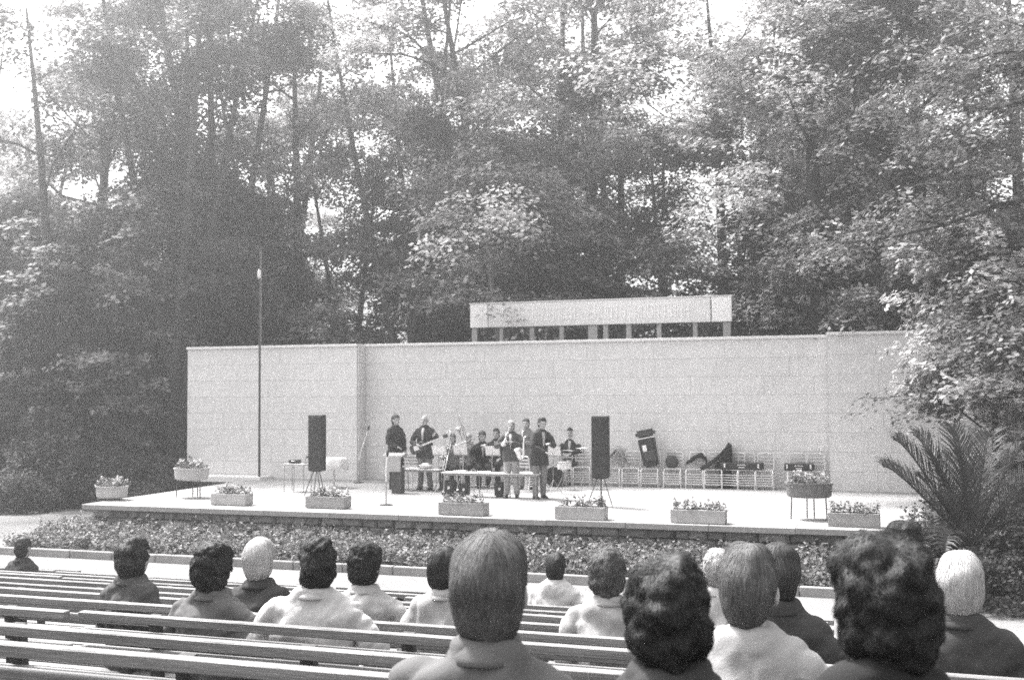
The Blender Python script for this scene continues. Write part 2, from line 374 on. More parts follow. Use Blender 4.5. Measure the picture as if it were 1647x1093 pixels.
wall = thing('back_wall', 'long pale stone-faced wall with a recessed middle standing behind the stage', 'wall')
PW = {}
def panels(x0, x1, y, z0, z1, axis='x'):
    rows = 8; h = (z1-z0)/rows
    for r_ in range(rows):
        x = x0; off = rng.uniform(.8, 1.7); w = off
        while x < x1 - 1e-3:
            w = min(w, x1-x)
            if x1 - x - w < .35: w = x1-x
            key = (round(w, 3), round(h, 3), axis)
            m = MB(); d = .03
            m.box((0, 0, 0), (w-.0035, d, h-.0035) if axis == 'x' else (d, w-.0035, h-.0035))
            o = m.build('wall_panel', M['wall'], wall, bevel=.001)
            yy = y + d/2 + rng.uniform(0, .0015)
            o.location = (x+w/2, yy, z0+h*(r_+.5)) if axis == 'x' else (yy - d, x+w/2, z0+h*(r_+.5))
            x += w; w = rng.choice([1.2, 1.8, 2.4]) + rng.uniform(-.1, .1)
def wall_part(x0, x1, y, top=WT):
    MB().box(((x0+x1)/2, y+.03+.16, (SF-.6+top)/2), (x1-x0-.004, .32, top-SF+.6)).build('core', M['wall'], wall)
    panels(x0, x1, y, SF-.0, top)
    MB().box(((x0+x1)/2, y+.17, top+.035), (x1-x0+.04, .44, .07)).build('coping', M['coping'], wall, bevel=.006)
wall_part(xl0, xl1, WF); wall_part(xl1+.034, xr0+.25, WB, WT+.002); wall_part(xr0, xr1, WF, WT+.04)
panels(WF+.03, WB-.002, xl1+.033, SF, WT, 'y')
MB().box((xl0-.01, WF+.19, SF-.15), (.02, .3, 1)).build('end_panel', M['wall'], wall)
MB().box((xl0+1.4, WF-.35, SF+.0), (2.8, .62, .16)).build('plinth_step', M['coping'], wall, bevel=.01)
# low kerb of the bed
kerb = thing('bed_kerb', 'low pale concrete kerb along the front of the flower bed', 'kerb')
x = -17.5
while x < 4.5:
    MB().box((0, 0, 0), (.985, .12, .17)).build('kerb_stone', M['kerb'], kerb, (x+.5, 18.28+rng.uniform(-.006, .006), .075+rng.uniform(-.006, .006)), bevel=.012); x += 1.0
def bedz(x, y):
    t = max(0, min(1, (y-18.3)/1.85)); return .07 + .26*t
sheet('bed_soil', [-17.5+i*.5 for i in range(45)], [18.34, 18.7, 19.1, 19.4, 19.7, 20.0, 20.24], M['soil'], 0, bedz, .015)
rg = np.random.default_rng(8); n = 2600
C = np.stack([rg.uniform(-17.4, 4.3, n), rg.uniform(18.42, 20.12, n), np.zeros(n)], 1); C[:, 2] = [bedz(a, b) + .09 for a, b in C[:, :2]]; C[:, 2] += rg.uniform(-.02, .12, n)
P, Nn = sprays(C, np.zeros((n, 3)), .12, 20, rg, thick=.5, droop=.2, flat=.8)
o = link('bed_plants', leaves('bed_plants', P, Nn, .075, rg, .7), M['bed_leaf']); tag(o, 'low leafy bedding plants filling the strip below the stage', 'plants', kind='stuff')
# a few taller shoots
C = C[rg.choice(n, 160)]; P = np.concatenate([C + [0, 0, .06*k] + rg.normal(0, .02, C.shape) for k in range(1, 5)]); Nn = rg.normal(0, 1, P.shape)
o = link('bed_shoots', leaves('bed_shoots', P, Nn, .10, rg, .35), M['bed_leaf']); tag(o, 'taller loose shoots sticking up out of the bedding plants', 'plants', kind='stuff')

# signboard above the wall
SGY = 29.15
a = at(757, 491, SGY); b = at(1177, 475, SGY); a2 = at(757, 529, SGY); b2 = at(1177, 515, SGY)
sg = thing('signboard', 'long white signboard with faint lettering on posts above the back wall', 'sign', ((a.x+b.x)/2, SGY, WT))
zt, zb = (a.z+b.z)/2-WT, (a2.z+b2.z)/2-WT; L_ = b.x-a.x
e1 = at(785, 500, SGY).x-a.x; e2 = b.x-at(1145, 500, SGY).x; hh = zt-zb
for x0, x1, m_, nm in ((0, e1, 'sign_end', 'end_panel'), (e1+.02, L_-e2-.03, 'sign', 'board'), (L_-e2, L_, 'sign_end', 'end_panel')):
    MB().box(((x0+x1)/2-L_/2, 0, (zt+zb)/2), (x1-x0, .10, hh)).build(nm, M[m_], sg, bevel=.01)
MB().box((0, .02, zt+.02), (L_+.04, .16, .03)).build('top_rail', M['coping'], sg)
for px, w in ((763, .16), (806, .1), (855, .12), (903, .12), (953, .26), (974, .14), (1011, .14), (1060, .12), (1118, .12), (1169, .2)):
    x_ = at(px, 520, SGY).x-(a.x+b.x)/2
    MB().box((x_, .05, zb/2-.6), (w, .1, zb+1.2-.01)).build('post', M['concrete'], sg, bevel=.008)
# faint raised capitals (only their upright rhythm can be made out in the photograph)
def letters(px0, px1, words_):
    x0 = at(px0, 500, SGY).x-(a.x+b.x)/2; x1 = at(px1, 500, SGY).x-(a.x+b.x)/2; m = MB(); n = len(words_); w = (x1-x0)/n
    for i, ch in enumerate(words_):
        if ch == ' ': continue
        c = x0+w*(i+.5); hw = w*.32; z = (zt+zb)/2; H = hh*.27; y = -.056
        if ch in 'NHIMU': m.box((c-hw, y, z), (.035, .01, 2*H)); m.box((c+hw, y, z), (.035, .01, 2*H))
        if ch in 'H': m.box((c, y, z), (2*hw-.036, .01, .03))
        if ch in 'O': [m.box((c+s*hw, y, z), (.035, .01, 2*H)) for s in (-1, 1)]; [m.box((c, y, z+s*(H-.02)), (2*hw-.036, .01, .035)) for s in (-1, 1)]
        if ch in 'EN': m.box((c, y, z+H-.02), (2*hw-.036, .01, .035))
        if ch == 'E': m.box((c-hw, y, z), (.035, .01, 2*H)); m.box((c, y, z), (2*hw-.036, .01, .03)); m.box((c, y, z-H+.02), (2*hw-.036, .01, .03))
        if ch == 'T': m.box((c, y, z-.01), (.035, .01, 2*H-.03)); m.box((c, y, z+H-.02), (2*hw, .01, .035))
    m.build('lettering', M['sign_text'], sg)
letters(820, 930, 'NHTEOHOHNEHT'); letters(945, 1008, 'EHNOTH'); letters(1020, 1062, 'HNOH'); letters(1068, 1110, 'HHHH')

# ------------------------------------------------------------------ trees
G_W = 'tall trees of the wood behind the stage'
def T(kind, px, Y, **k):
    p = at(px, 600, Y); return put_tree(K[kind], p.x, Y, **k)
# trees that can be told apart
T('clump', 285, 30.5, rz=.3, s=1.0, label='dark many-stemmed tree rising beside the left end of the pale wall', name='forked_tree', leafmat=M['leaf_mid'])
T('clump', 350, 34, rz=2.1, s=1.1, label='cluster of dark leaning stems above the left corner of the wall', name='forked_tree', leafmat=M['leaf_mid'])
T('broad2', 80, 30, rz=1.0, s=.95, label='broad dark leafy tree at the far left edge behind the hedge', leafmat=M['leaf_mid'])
T('broad1', 180, 38, rz=2.0, s=1.0, label='leafy tree between the far left tree and the forked dark tree')
T('clump', 655, 34, rz=.5, s=.9, label='many-stemmed leafy tree behind the wall left of the signboard')
leanA = gen_tree(21, 19, 7, 4.0, 15, .24, per=95, lean=(-.20, 0), sub=4)
put_tree(leanA, at(872, 600, 33).x, 33, label='dark tree leaning to the left behind the signboard', name='leaning_tree')
put_tree(leanA, at(845, 600, 37).x, 37, rz=.5, s=1.1, label='thinner leaning tree behind the leaning dark tree', name='leaning_tree')
pale = gen_tree(22, 9.5, 4.6, 3.4, 14, .17, per=90, lean=(-.05, 0), sub=4)
put_tree(pale, at(815, 600, 31.5).x, 31.5, label='pale smooth-barked trunk showing just above the signboard', name='pale_barked_tree', barkmat=M['bark_pale'])
for i, (px, Y, kd) in enumerate(((905, 40, 'slim1'), (940, 44, 'slim2'), (985, 46, 'slim2'))):
    T(kd, px, Y, rz=i*1.3, s=1.05, label='straight slim dark trunk in the cluster above the signboard', name='slim_tree', group='straight slim trunks above the signboard')
leanB = gen_tree(23, 17, 5.0, 4.2, 16, .30, per=75, lean=(0, 0), sub=4, wob=.35)
put_tree(leanB, at(1310, 600, 31.2).x, 31.2, rz=2.6, label='dark straight trunk with bare drooping boughs right of the signboard', name='broadleaf_tree')
T('slim1', 1403, 32.5, rz=4.0, s=.8, label='black trunk rising behind the right part of the wall', name='slim_tree')
T('slim2', 1560, 33, rz=1, s=.85, label='dark slim trunk right of the black trunk behind the wall', name='slim_tree')
T('broad1', 1500, 37, rz=1.7, s=.95, label='leafy tree behind the right part of the wall')
T('broad2', 1160, 36, rz=.7, s=.95, label='light leafy tree just right of the signboard behind the wall')
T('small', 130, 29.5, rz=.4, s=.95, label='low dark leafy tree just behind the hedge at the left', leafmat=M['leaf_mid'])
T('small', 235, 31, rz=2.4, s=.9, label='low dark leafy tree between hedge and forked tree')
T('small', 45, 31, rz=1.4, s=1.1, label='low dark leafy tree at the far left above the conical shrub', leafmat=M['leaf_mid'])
T('broad1', 480, 36, rz=2.9, s=.9, label='leafy tree behind the wall between flagpole and signboard')
for px, Y, kd, s_, lab in ((560, 37, 'broad2', .72, 'rounded leafy tree low behind the wall, between flagpole and signboard'), (700, 39, 'broad1', .74, 'rounded leafy tree behind the left end of the signboard'), (1085, 38, 'broad2', .72, 'rounded leafy tree behind the right half of the signboard'),
        (1230, 39, 'broad1', .76, 'rounded leafy tree behind the bare boughs right of the signboard'), (420, 38, 'broad1', .74, 'rounded leafy tree right behind the flagpole'), (990, 41, 'broad1', .85, 'rounded leafy tree behind the slim trunks above the signboard'), (20, 40, 'broad2', .95, 'rounded leafy tree at the left edge far behind the hedge')):
    T(kd, px, Y, rz=px*.01, s=s_, label=lab, leafmat=M['leaf_bright'] if px > 900 else None)
# bare boughs in front of the wood, right of the signboard
# rows of the wood
rw = random.Random(9); cnt = 0
for Y, step, kinds in ((42, 6.4, ('broad1', 'broad2', 'broad1', 'clump')), (52, 7.5, ('broad1', 'broad2'))):
    x = at(-60, 600, Y).x
    while x < at(1720, 600, Y).x + 3:
        put_tree(K[rw.choice(kinds)], x+rw.uniform(-1.5, 1.5), Y+rw.uniform(-3, 3), rw.uniform(0, 6.28), rw.uniform(.85, 1.1)*(1 if Y < 45 else .82), label='tall leafy tree standing back in the wood behind the stage', group=G_W)
        cnt += 1; x += step
# undergrowth
x = -42
while x < 16:
    for Y in (35.2, 38, 41.5):
        put_tree(K['under' if rw.random() < .4 else 'small'], x+rw.uniform(-1, 1), Y+rw.uniform(-1, 1), rw.uniform(0, 6.28), rw.uniform(.8, 1.3), name='understorey_shrub', cat='shrub', label='leafy shrub of the undergrowth between the trunks behind the wall', group='shrubs of the undergrowth behind the wall', leafmat=M['leaf_mid'] if x < -17 and rw.random() < .5 else None)
    x += 3.3
# near tree on the right, its boughs reach in front of the wall
near = gen_tree(31, 15, 2.0, 5.6, 26, .30, leaf=.12, per=190, sub=6, spray=.62, droop=.55, up=.42)
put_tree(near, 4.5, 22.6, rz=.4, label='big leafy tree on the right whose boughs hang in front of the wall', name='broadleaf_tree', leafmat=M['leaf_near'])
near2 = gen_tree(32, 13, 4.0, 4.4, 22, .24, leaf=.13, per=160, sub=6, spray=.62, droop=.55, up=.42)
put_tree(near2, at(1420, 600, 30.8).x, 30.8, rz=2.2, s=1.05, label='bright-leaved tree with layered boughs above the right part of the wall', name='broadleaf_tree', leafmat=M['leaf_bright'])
put_tree(K['small'], at(1600, 600, 24.5).x, 24.5, rz=2.2, s=.72, label='young tree with drooping leaves low in front of the right wall', name='young_tree')

# hedge and shrubs at the left
def bush(seed, rx, ry, h, per=55, leaf=.085, nc=150):
    rg_ = np.random.default_rng(seed); u = rg_.normal(size=(nc, 3)); u /= np.linalg.norm(u, axis=1, keepdims=True); u[:, 2] = np.abs(u[:, 2])
    rr = rg_.uniform(.75, 1.05, (nc, 1)); C_ = u*rr*[rx, ry, h]*(1+.12*np.sin(5*u[:, :1]+seed)); C_[:, 2] += .1
    P_, N_ = sprays(C_, u, .26, per, rg_, thick=.45, flat=.7); m = MB()
    for k in range(7):
        q = u[k]*[rx*.7, ry*.7, h*.8]; m.tube([(q[0]*.1, q[1]*.1, -.1), (q[0]*.5, q[1]*.5, q[2]*.6), tuple(q)], [.035, .025, .01], 5)
    return m.mesh('trunk'), leaves('crown', P_, N_, leaf, rg_)
BK = [bush(41, 1.5, 1.0, 1.25), bush(42, 1.2, 1.1, 1.0), bush(43, .7, .7, 1.5)]
for i, (px, py, Y, k, s) in enumerate(((100, 0, 27.8, 0, 1.2), (155, 0, 27.4, 0, 1.25), (205, 0, 27.0, 0, 1.15), (248, 0, 27.0, 1, 1.15), (262, 0, 26.0, 1, .75))):
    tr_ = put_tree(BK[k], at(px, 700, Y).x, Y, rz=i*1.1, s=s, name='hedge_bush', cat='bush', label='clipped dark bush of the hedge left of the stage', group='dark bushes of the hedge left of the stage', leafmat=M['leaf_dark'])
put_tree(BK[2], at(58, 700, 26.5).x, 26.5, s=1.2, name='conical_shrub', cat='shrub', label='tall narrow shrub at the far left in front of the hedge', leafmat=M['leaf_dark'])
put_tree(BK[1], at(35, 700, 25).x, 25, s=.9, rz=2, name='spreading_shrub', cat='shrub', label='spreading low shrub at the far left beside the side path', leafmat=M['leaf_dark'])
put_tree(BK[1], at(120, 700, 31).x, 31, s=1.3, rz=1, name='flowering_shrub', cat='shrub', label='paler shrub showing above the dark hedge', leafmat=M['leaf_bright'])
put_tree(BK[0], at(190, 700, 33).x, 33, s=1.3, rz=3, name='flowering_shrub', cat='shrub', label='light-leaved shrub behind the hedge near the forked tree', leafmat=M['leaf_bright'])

# ------------------------------------------------------------------ added volume: stands in for film flare as well as hazy air
hz = MB().box((-30, 25, 13.5), (190, 130, 29.6)).mesh('flare_haze')
hm = bpy.data.materials.new('flare_haze'); hm.use_nodes = True; hm.node_tree.nodes.clear()
ho = hm.node_tree.nodes.new('ShaderNodeOutputMaterial'); hv = hm.node_tree.nodes.new('ShaderNodeVolumePrincipled')
hv.inputs['Color'].default_value = (.93, .925, .925, 1); hv.inputs['Density'].default_value = 0.0047; hv.inputs['Anisotropy'].default_value = 0.75
hm.node_tree.links.new(hv.outputs[0], ho.inputs['Volume'])
flare_haze = link('flare_haze', hz, hm); flare_haze['kind'] = 'stuff'
# ------------------------------------------------------------------ benches
ROWS = [12.1 - .9*k for k in range(13)]
ORD = ['first', 'second', 'third', 'fourth', 'fifth', 'sixth', 'seventh', 'eighth', 'ninth', 'tenth', 'eleventh', 'twelfth', 'thirteenth']
BL = 3.7
def make_bench():
    t = thing('bench', 'x', 'bench', (0, 0, 0), 0, 'wooden benches in rows facing the stage')
    for z, y in ((.885, -.045), (.795, -.032), (.705, -.019)):
        MB().box((0, 0, 0), (BL, .05, .045)).build('back_slat', M['bench_top'], t, (0, y, z), bevel=.004)
    for y in (.10, .215, .33):
        MB().box((0, 0, 0), (BL, .075, .032)).build('seat_slat', M['bench_top'], t, (0, y, .435), bevel=.004)
    for x in (-BL/2+.42, 0, BL/2-.42):
        m = MB(); m.box((0, 0, .20), (.06, .07, .437)); m.box((0, .012, .65), (.06, .04, .50), Matrix.Rotation(R(4), 3, 'X')); m.box((0, .17, .395), (.05, .36, .045)); m.box((0, .32, .19), (.05, .05, .40))
        m.build('post', M['bench_post'], t, (x, .02, 0))
    return t
bench0 = make_bench(); used0 = False
for k, Y in enumerate(ROWS):
    xa = -26.0; j = 0
    if k == 0: hi = at(135, 905, Y).x
    elif k == 1: hi = -2.2
    elif Y > 6.0: hi = -0.55
    else: hi = 3.4
    lo = -1.02*Y - 3.0
    x = hi - BL/2 - (0 if k else 0)
    if k == 11: x = at(545, 1050, Y).x - BL/2 + 0.0 + 2*(BL+.07)
    if k == 12: x = .6
    seg = []
    while x > lo - BL/2:
        seg.append(x); x -= BL + .07
    for j, x in enumerate(seg):
        o = bench0 if not used0 else copy_tree(bench0); used0 = True
        o.location = (x, Y + (.05 if (j+k) % 2 else -.04)*(1 if k > 8 else .4), gz(Y)); o.rotation_euler = (0, 0, R(((j*7+k*5) % 5-2)*.22))
        o['label'] = f'slatted wooden bench, {ORD[j]} from the right end in the {ORD[k]} row from the stage'

# ------------------------------------------------------------------ planters with flowers
rg = np.random.default_rng(20)
def plant_mesh(seed, L_, D_, h, n=26, fl=.35, leaf=.06):
    r_ = np.random.default_rng(seed); C_ = np.stack([r_.uniform(-L_/2, L_/2, n), r_.uniform(-D_/2, D_/2, n), r_.uniform(.02, h, n)], 1)
    P_, N_ = sprays(C_, np.zeros((n, 3)), .07, 16, r_, thick=.6, flat=.8); P_[:, 2] = np.maximum(P_[:, 2], -.01)
    Q = C_[r_.choice(n, int(n*fl)+2)] + [0, 0, h*.5]; Q = Q + r_.normal(0, .02, Q.shape); Pf, Nf = sprays(Q, np.zeros(Q.shape), .03, 7, r_, thick=.4, flat=.9)
    m = MB()
    for c in Q: m.tube([(c[0]*.95, c[1]*.9, -.02), tuple(c)], .004, 4)
    return leaves('foliage', P_, N_, leaf, r_), leaves('flowers', Pf, Nf, .045, r_, .9), m.mesh('stems')
def planting(t, seed, L_, D_, h, z, **k):
    for me, nm, mt in zip(plant_mesh(seed, L_, D_, h, **k), ('foliage', 'flowers', 'stems'), ('bed_leaf', 'flower', 'bed_leaf')):
        link(nm, me, M[mt], t, (0, 0, z))['kind'] = 'stuff'
def box_planter(px, py, label, L_=.92, m='concrete_dk', seed=0):
    p = on(px, py, SF+.01); t = thing('planter_box', label, 'planter', (p.x, max(p.y, SY+.12), SF+.012), R(rg.uniform(-2, 2)), 'planter boxes along the stage front')
    b = MB()
    for c, d in (((0, -.145, .12), (L_, .03, .24)), ((0, .145, .12), (L_, .03, .24)), ((-L_/2+.015, 0, .12), (.03, .258, .24)), ((L_/2-.015, 0, .12), (.03, .258, .24)), ((0, 0, .02), (L_-.07, .25, .03))): b.box(c, d)
    b.build('trough', M[m], t, bevel=.006)
    MB().box((0, 0, .205), (L_+.02, .335, .018)).build('rim', M[m], t, bevel=.004) if False else None
    MB().box((0, 0, .19), (L_-.06, .25, .04)).build('soil', M['soil'], t)
    planting(t, seed, L_*.92, .24, .15, .21)
box_planter(373, 811, 'pale weathered planter box on the stage edge, leftmost of the long boxes', .86, 'concrete', 1)
box_planter(528, 816, 'long grey planter box on the stage edge below the left loudspeaker', .9, 'concrete_dk', 2)
box_planter(746, 827, 'darker grey planter box on the stage edge in front of the band tables', .95, 'concrete_dk', 3)
box_planter(931, 836, 'pale grey planter box on the stage edge in front of the right loudspeaker tripod', .95, 'concrete', 4)
box_planter(1124, 840, 'planter box of small flowers on the stage edge left of the dark tub', .98, 'concrete', 5)
box_planter(1374, 846, 'dark planter box on the stage edge between the round tub and the palm', .86, 'concrete_dk', 6)
def tub(px, py, label, w, m, seed, low=False):
    p = on(px, py, SF+.01); t = thing('flower_tub', label, 'planter', (p.x, p.y, SF+.012))
    hb = .40 if not low else .04
    MB().lathe([(.36*w/.8, 0), (.40*w/.8, .03), (.42*w/.8, .22), (.44*w/.8, .24), (.44*w/.8, .27), (.40*w/.8, .27), (.38*w/.8, .20)], (0, 0, hb), 24, 1, .75).build('bowl', M[m], t, smooth=False)
    for a_ in (-.32, -.05, .08, .32):
        MB().tube([(a_*w/.8, -.13 if abs(a_) > .1 else .12, 0), (a_*w/.8*.95, -.12 if abs(a_) > .1 else .12, hb+.02)], .012, 6).build('leg', M['black_metal'], t)
    planting(t, seed, w*.8, w*.55, .16, hb+.22, n=34, fl=.5)
tub(1302, 834, 'dark round wooden flower tub on thin legs near the right end of the stage', .80, 'tub', 11)
tub(308, 799, 'pale round flower bowl on a thin frame at the left part of the stage', .80, 'concrete', 12)
tub(180, 803, 'low bowl of pale bushy flowers on the far left corner of the stage', .72, 'concrete', 13, True)

# ------------------------------------------------------------------ loudspeakers
def loudspeaker(px, py, label, side):
    p = on(px, py, SF+.01)
    st = thing('speaker_stand', f'thin-legged metal stand under the {side} column loudspeaker', 'stand', (p.x, p.y, SF+.012))
    for x, y in ((-.27, -.12), (.27, -.12), (-.05, .25), (.06, -.28)):
        st_ = MB().tube([(x*.28, y*.2, .56), (x, y, 0)], .011, 6).build('leg', M['black_metal'], st)
    MB().box((0, 0, .565), (.2, .16, .02)).build('plate', M['black_metal'], st)
    sp = thing('loudspeaker', label, 'loudspeaker', (p.x, p.y, SF+.588), R(5))
    MB().box((0, 0, .64), (.35, .24, 1.28)).build('cabinet', M['black'], sp, bevel=.012)
    MB().box((0, -.121, .64), (.31, .012, 1.22)).build('grille', M['case'], sp, bevel=.004)
    for z in (.2, .5, .8, 1.1): MB().lathe([(.115, 0), (.12, .006), (.10, .008), (.04, .003)], (0, -.128, z), 20, ax='Y').build('cone', M['black_metal'], sp)
loudspeaker(510, 797, 'tall black column loudspeaker at the left of the band', 'left')
loudspeaker(967, 813, 'tall black column loudspeaker at the right of the band', 'right')

# flagpole
p = at(417, 768, 26.9); fp = thing('flagpole', 'thin metal pole with a small pale pulley in front of the left wall section', 'pole', (p.x, 26.9, SF))
MB().tube([(0, 0, 0), (0, 0, 3.7), (0, 0, 6.45)], [.034, .03, .02], 8).build('pole', M['bench_post'], fp)
MB().ell((-.02, 0, 0), (.06, .04, .15)).build('pulley', M['pale'], fp, (0, 0, 5.65), smooth=True)
MB().lathe([(.10, 0), (.10, .02), (.05, .04)], (0, 0, 0), 12).build('base', M['black_metal'], fp)
MB().tube([(.035, 0, .9), (.04, 0, 3.5), (.03, 0, 6.3)], .004, 4).build('halyard', M['pale'], fp)

# small side table with box and microphone
p = on(479, 790, SF); tb = thing('side_table', 'small spindly side table left of the left loudspeaker', 'table', (p.x, p.y, SF))
MB().box((0, 0, .66), (.58, .42, .03)).build('table_top', M['concrete'], tb, bevel=.005)
for x in (-.26, 0, .26):
    for y in ((-.18, .18) if x else (-.18,)): MB().tube([(x, y, .65), (x*1.03, y*1.05, 0)], .011, 6).build('leg', M['steel'], tb)
MB().tube([(-.26, -.18, .5), (.26, -.18, .5)], .008, 5).build('stretcher', M['steel'], tb)
bx = thing('cash_box', 'small flat black box lying on the spindly side table', 'box', (p.x-.08, p.y, SF+.677), R(3))
MB().box((0, 0, .045), (.25, .18, .09)).build('body', M['case'], bx, bevel=.006); MB().tube([(-.04, -.09, .05), (-.04, -.11, .06), (.04, -.11, .06), (.04, -.09, .05)], .005, 5).build('handle', M['steel'], bx)
mk = thing('microphone', 'small dark microphone on a short gooseneck at the back of the side table', 'microphone', (p.x+.16, p.y+.08, SF+.677))
MB().lathe([(.05, 0), (.05, .015), (.02, .02)], n=12).build('base', M['black_metal'], mk); MB().tube([(0, 0, .015), (.0, 0, .1), (.04, 0, .15)], .007, 6).build('gooseneck', M['black_metal'], mk)
MB().ell((.06, 0, .16), (.045, .03, .03)).build('head', M['black_metal'], mk, smooth=True)
# round table with white cloth
p = on(537, 784, SF); rt = thing('round_table', 'round pedestal table just right of the left loudspeaker', 'table', (p.x, p.y, SF))
MB().lathe([(.02, .70), (.30, .705), (.30, .725), (.02, .73)], n=24).build('table_top', M['pale'], rt)
MB().lathe([(.2, 0), (.2, .02), (.03, .05), (.025, .68), (.06, .70)], n=14).build('pedestal', M['slat'], rt)
V = []; nn = 48
for i, (r_, z) in enumerate(((.0, .738), (.31, .737), (.325, .70), (.33, .60), (.35, .48))):
    for k in range(nn):
        a_ = 2*math.pi*k/nn; w_ = 1+(.10*math.sin(7*a_)*max(0, i-1)/3); V.append((r_*w_*math.cos(a_), r_*w_*math.sin(a_), z-(.03*math.sin(4*a_+1) if i == 4 else 0)))
Fc = [(i*nn+k, i*nn+(k+1) % nn, (i+1)*nn+(k+1) % nn, (i+1)*nn+k) for i in range(4) for k in range(nn)]
tc_ = link('tablecloth', npmesh('tablecloth', V, Fc), M['white'], None, (p.x, p.y, SF), smooth=True); tag(tc_, 'short white tablecloth hanging over the round table', 'tablecloth')
sm_ = tc_.modifiers.new('thick', 'SOLIDIFY'); sm_.thickness = .004

# lectern
p = on(636, 793, SF); lc = thing('lectern', 'lectern with a wide pale front board on a dark column, before the standing speaker', 'lectern', (p.x, p.y, SF), R(4))
MB().box((.05, .05, .30), (.24, .26, .60)).build('column', M['cloth_charcoal'], lc, bevel=.01)
MB().box((-.1, -.08, .70), (.52, .03, .38), Matrix.Rotation(R(-6), 3, 'X')).build('front_board', M['concrete'], lc, bevel=.005)
MB().box((-.1, .12, .885), (.52, .40, .022), Matrix.Rotation(R(12), 3, 'X')).build('desk', M['concrete_dk'], lc, bevel=.004)
# microphone stands
def micstand(px, py, label, pts, dark_to):
    p = on(px, py, SF); t = thing('microphone_stand', label, 'microphone stand', (p.x, p.y, SF))
    MB().lathe([(.14, 0), (.14, .015), (.03, .03)], n=18).build('base', M['black_metal'], t)
    MB().tube([(0, 0, .02), (0, 0, dark_to)], .016, 8).build('column', M['steel'], t)
    MB().tube(pts, .014, 8).build('boom', M['pale'], t)
    e = Vector(pts[-1]); d = (e-Vector(pts[0])).normalized()
    MB().tube([e, e+d*.05, e+d*.14], [.014, .03, .028], 8).build('microphone', M['black_metal'], t, smooth=True)
micstand(577, 776, 'microphone stand with a long white slanting boom left of the lectern', [(0, 0, .55), (.06, 0, .8), (.26, 0, 1.36)], .6)
micstand(621, 812, 'slim pale microphone stand on a flat dark base in front of the lectern', [(0, 0, .5), (0, 0, .8), (.02, .02, 1.02)], .5)

# ------------------------------------------------------------------ chairs
def make_chair():
    t = thing('garden_chair', 'x', 'chair', (0, 0, 0), 0, 'pale tubular chairs on the stage')
    for s in (-1, 1):
        MB().tube([(s*.215, -.23, 0), (s*.21, -.225, .40), (s*.195, -.17, .445), (s*.19, .17, .44)], .013, 6).build('front_leg', M['chair'], t)
        MB().tube([(s*.20, .27, 0), (s*.195, .20, .44), (s*.19, .25, .80)], .013, 6).build('rear_leg', M['chair'], t)
    MB().tube([(-.19, .25, .79), (-.17, .258, .84), (0, .265, .855), (.17, .258, .84), (.19, .25, .79)], .013, 6).build('back_rail', M['chair'], t)
    for y in (-.14, -.05, .04, .13): MB().box((0, y, .455), (.39, .07, .014)).build('seat_slat', M['slat'], t)
    for z in (.60, .68, .76): MB().box((0, .232+(z-.44)*.06, z), (.375, .012, .045)).build('back_slat', M['slat'], t)
    MB().tube([(-.20, -.235, .40), (-.20, -.235, .13), (-.17, -.235, .10), (.17, -.235, .10), (.20, -.235, .13), (.20, -.235, .40)], .011, 6).build('front_hoop', M['chair'], t)
    for z in (.16, .22, .28, .34): MB().box((0, -.236, z), (.38, .008, .022)).build('front_slat', M['slat'], t)
    return t
ch0 = make_chair(); first = True; CH = {}
for key, px, py, rz, lab in (('a', 904, 779, -8, 'pale tubular chair with slats between the saxophonist and the drummer'), ('b', 948, 776, 10, 'pale tubular chair half hidden behind the right loudspeaker, on its left'),
        ('c', 1003, 775, 0, 'pale tubular chair right of the right loudspeaker with a light garment on it'), ('d', 1028, 777, 4, 'pale tubular chair behind the black case'),
        ('d2', 1060, 777, 0, 'pale tubular chair under the tall dark instrument bag'),
        ('e', 1097, 777, 0, 'pale tubular chair right of the black case with a small dark bag'), ('f', 1131, 778, 0, 'pale tubular chair with a folded dark coat, left of the big dark cover'),
        ('g', 1161, 778, 0, 'pale tubular chair partly under the big dark cover'), ('h', 1190, 779, -18, 'pale tubular chair at an angle right of the big dark cover'),
        ('i', 1210, 780, 8, 'pale tubular chair under the middle of the longer keyboard case'), ('j', 1240, 779, 0, 'pale tubular chair at the right end of the longer keyboard case'),
        ('k', 1292, 778, 0, 'pale tubular chair under the shorter keyboard case'), ('l', 1322, 776, 0, 'pale tubular chair at the right end of the row beside the wall corner'),
        ('m', 668, 783, 175, 'pale tubular chair behind the left band table near the guitarist'), ('n', 849, 790, 165, 'pale tubular chair with a white grid back beside the saxophonist'),
        ('p3', 728, 785, 0, 'pale tubular chair under the seated trombonist'), ('p4', 754, 781, 0, 'pale tubular chair under the bald musician in the light shirt'), ('p5', 775, 783, 0, 'pale tubular chair under the seated trumpeter in black'),
        ('p6', 798, 777, 0, 'pale tubular chair under the musician behind the trumpeter'), ('p10', 917, 777, 0, 'pale tubular chair under the drummer')):
    o = ch0 if first else copy_tree(ch0); first = False
    p = on(px, py, SF); o.location = (p.x, min(p.y, (WB if px > 590 and px < 1333 else WF)-.35), SF); o.rotation_euler = (0, 0, R(rz)); o['label'] = lab; CH[key] = o.location.copy()
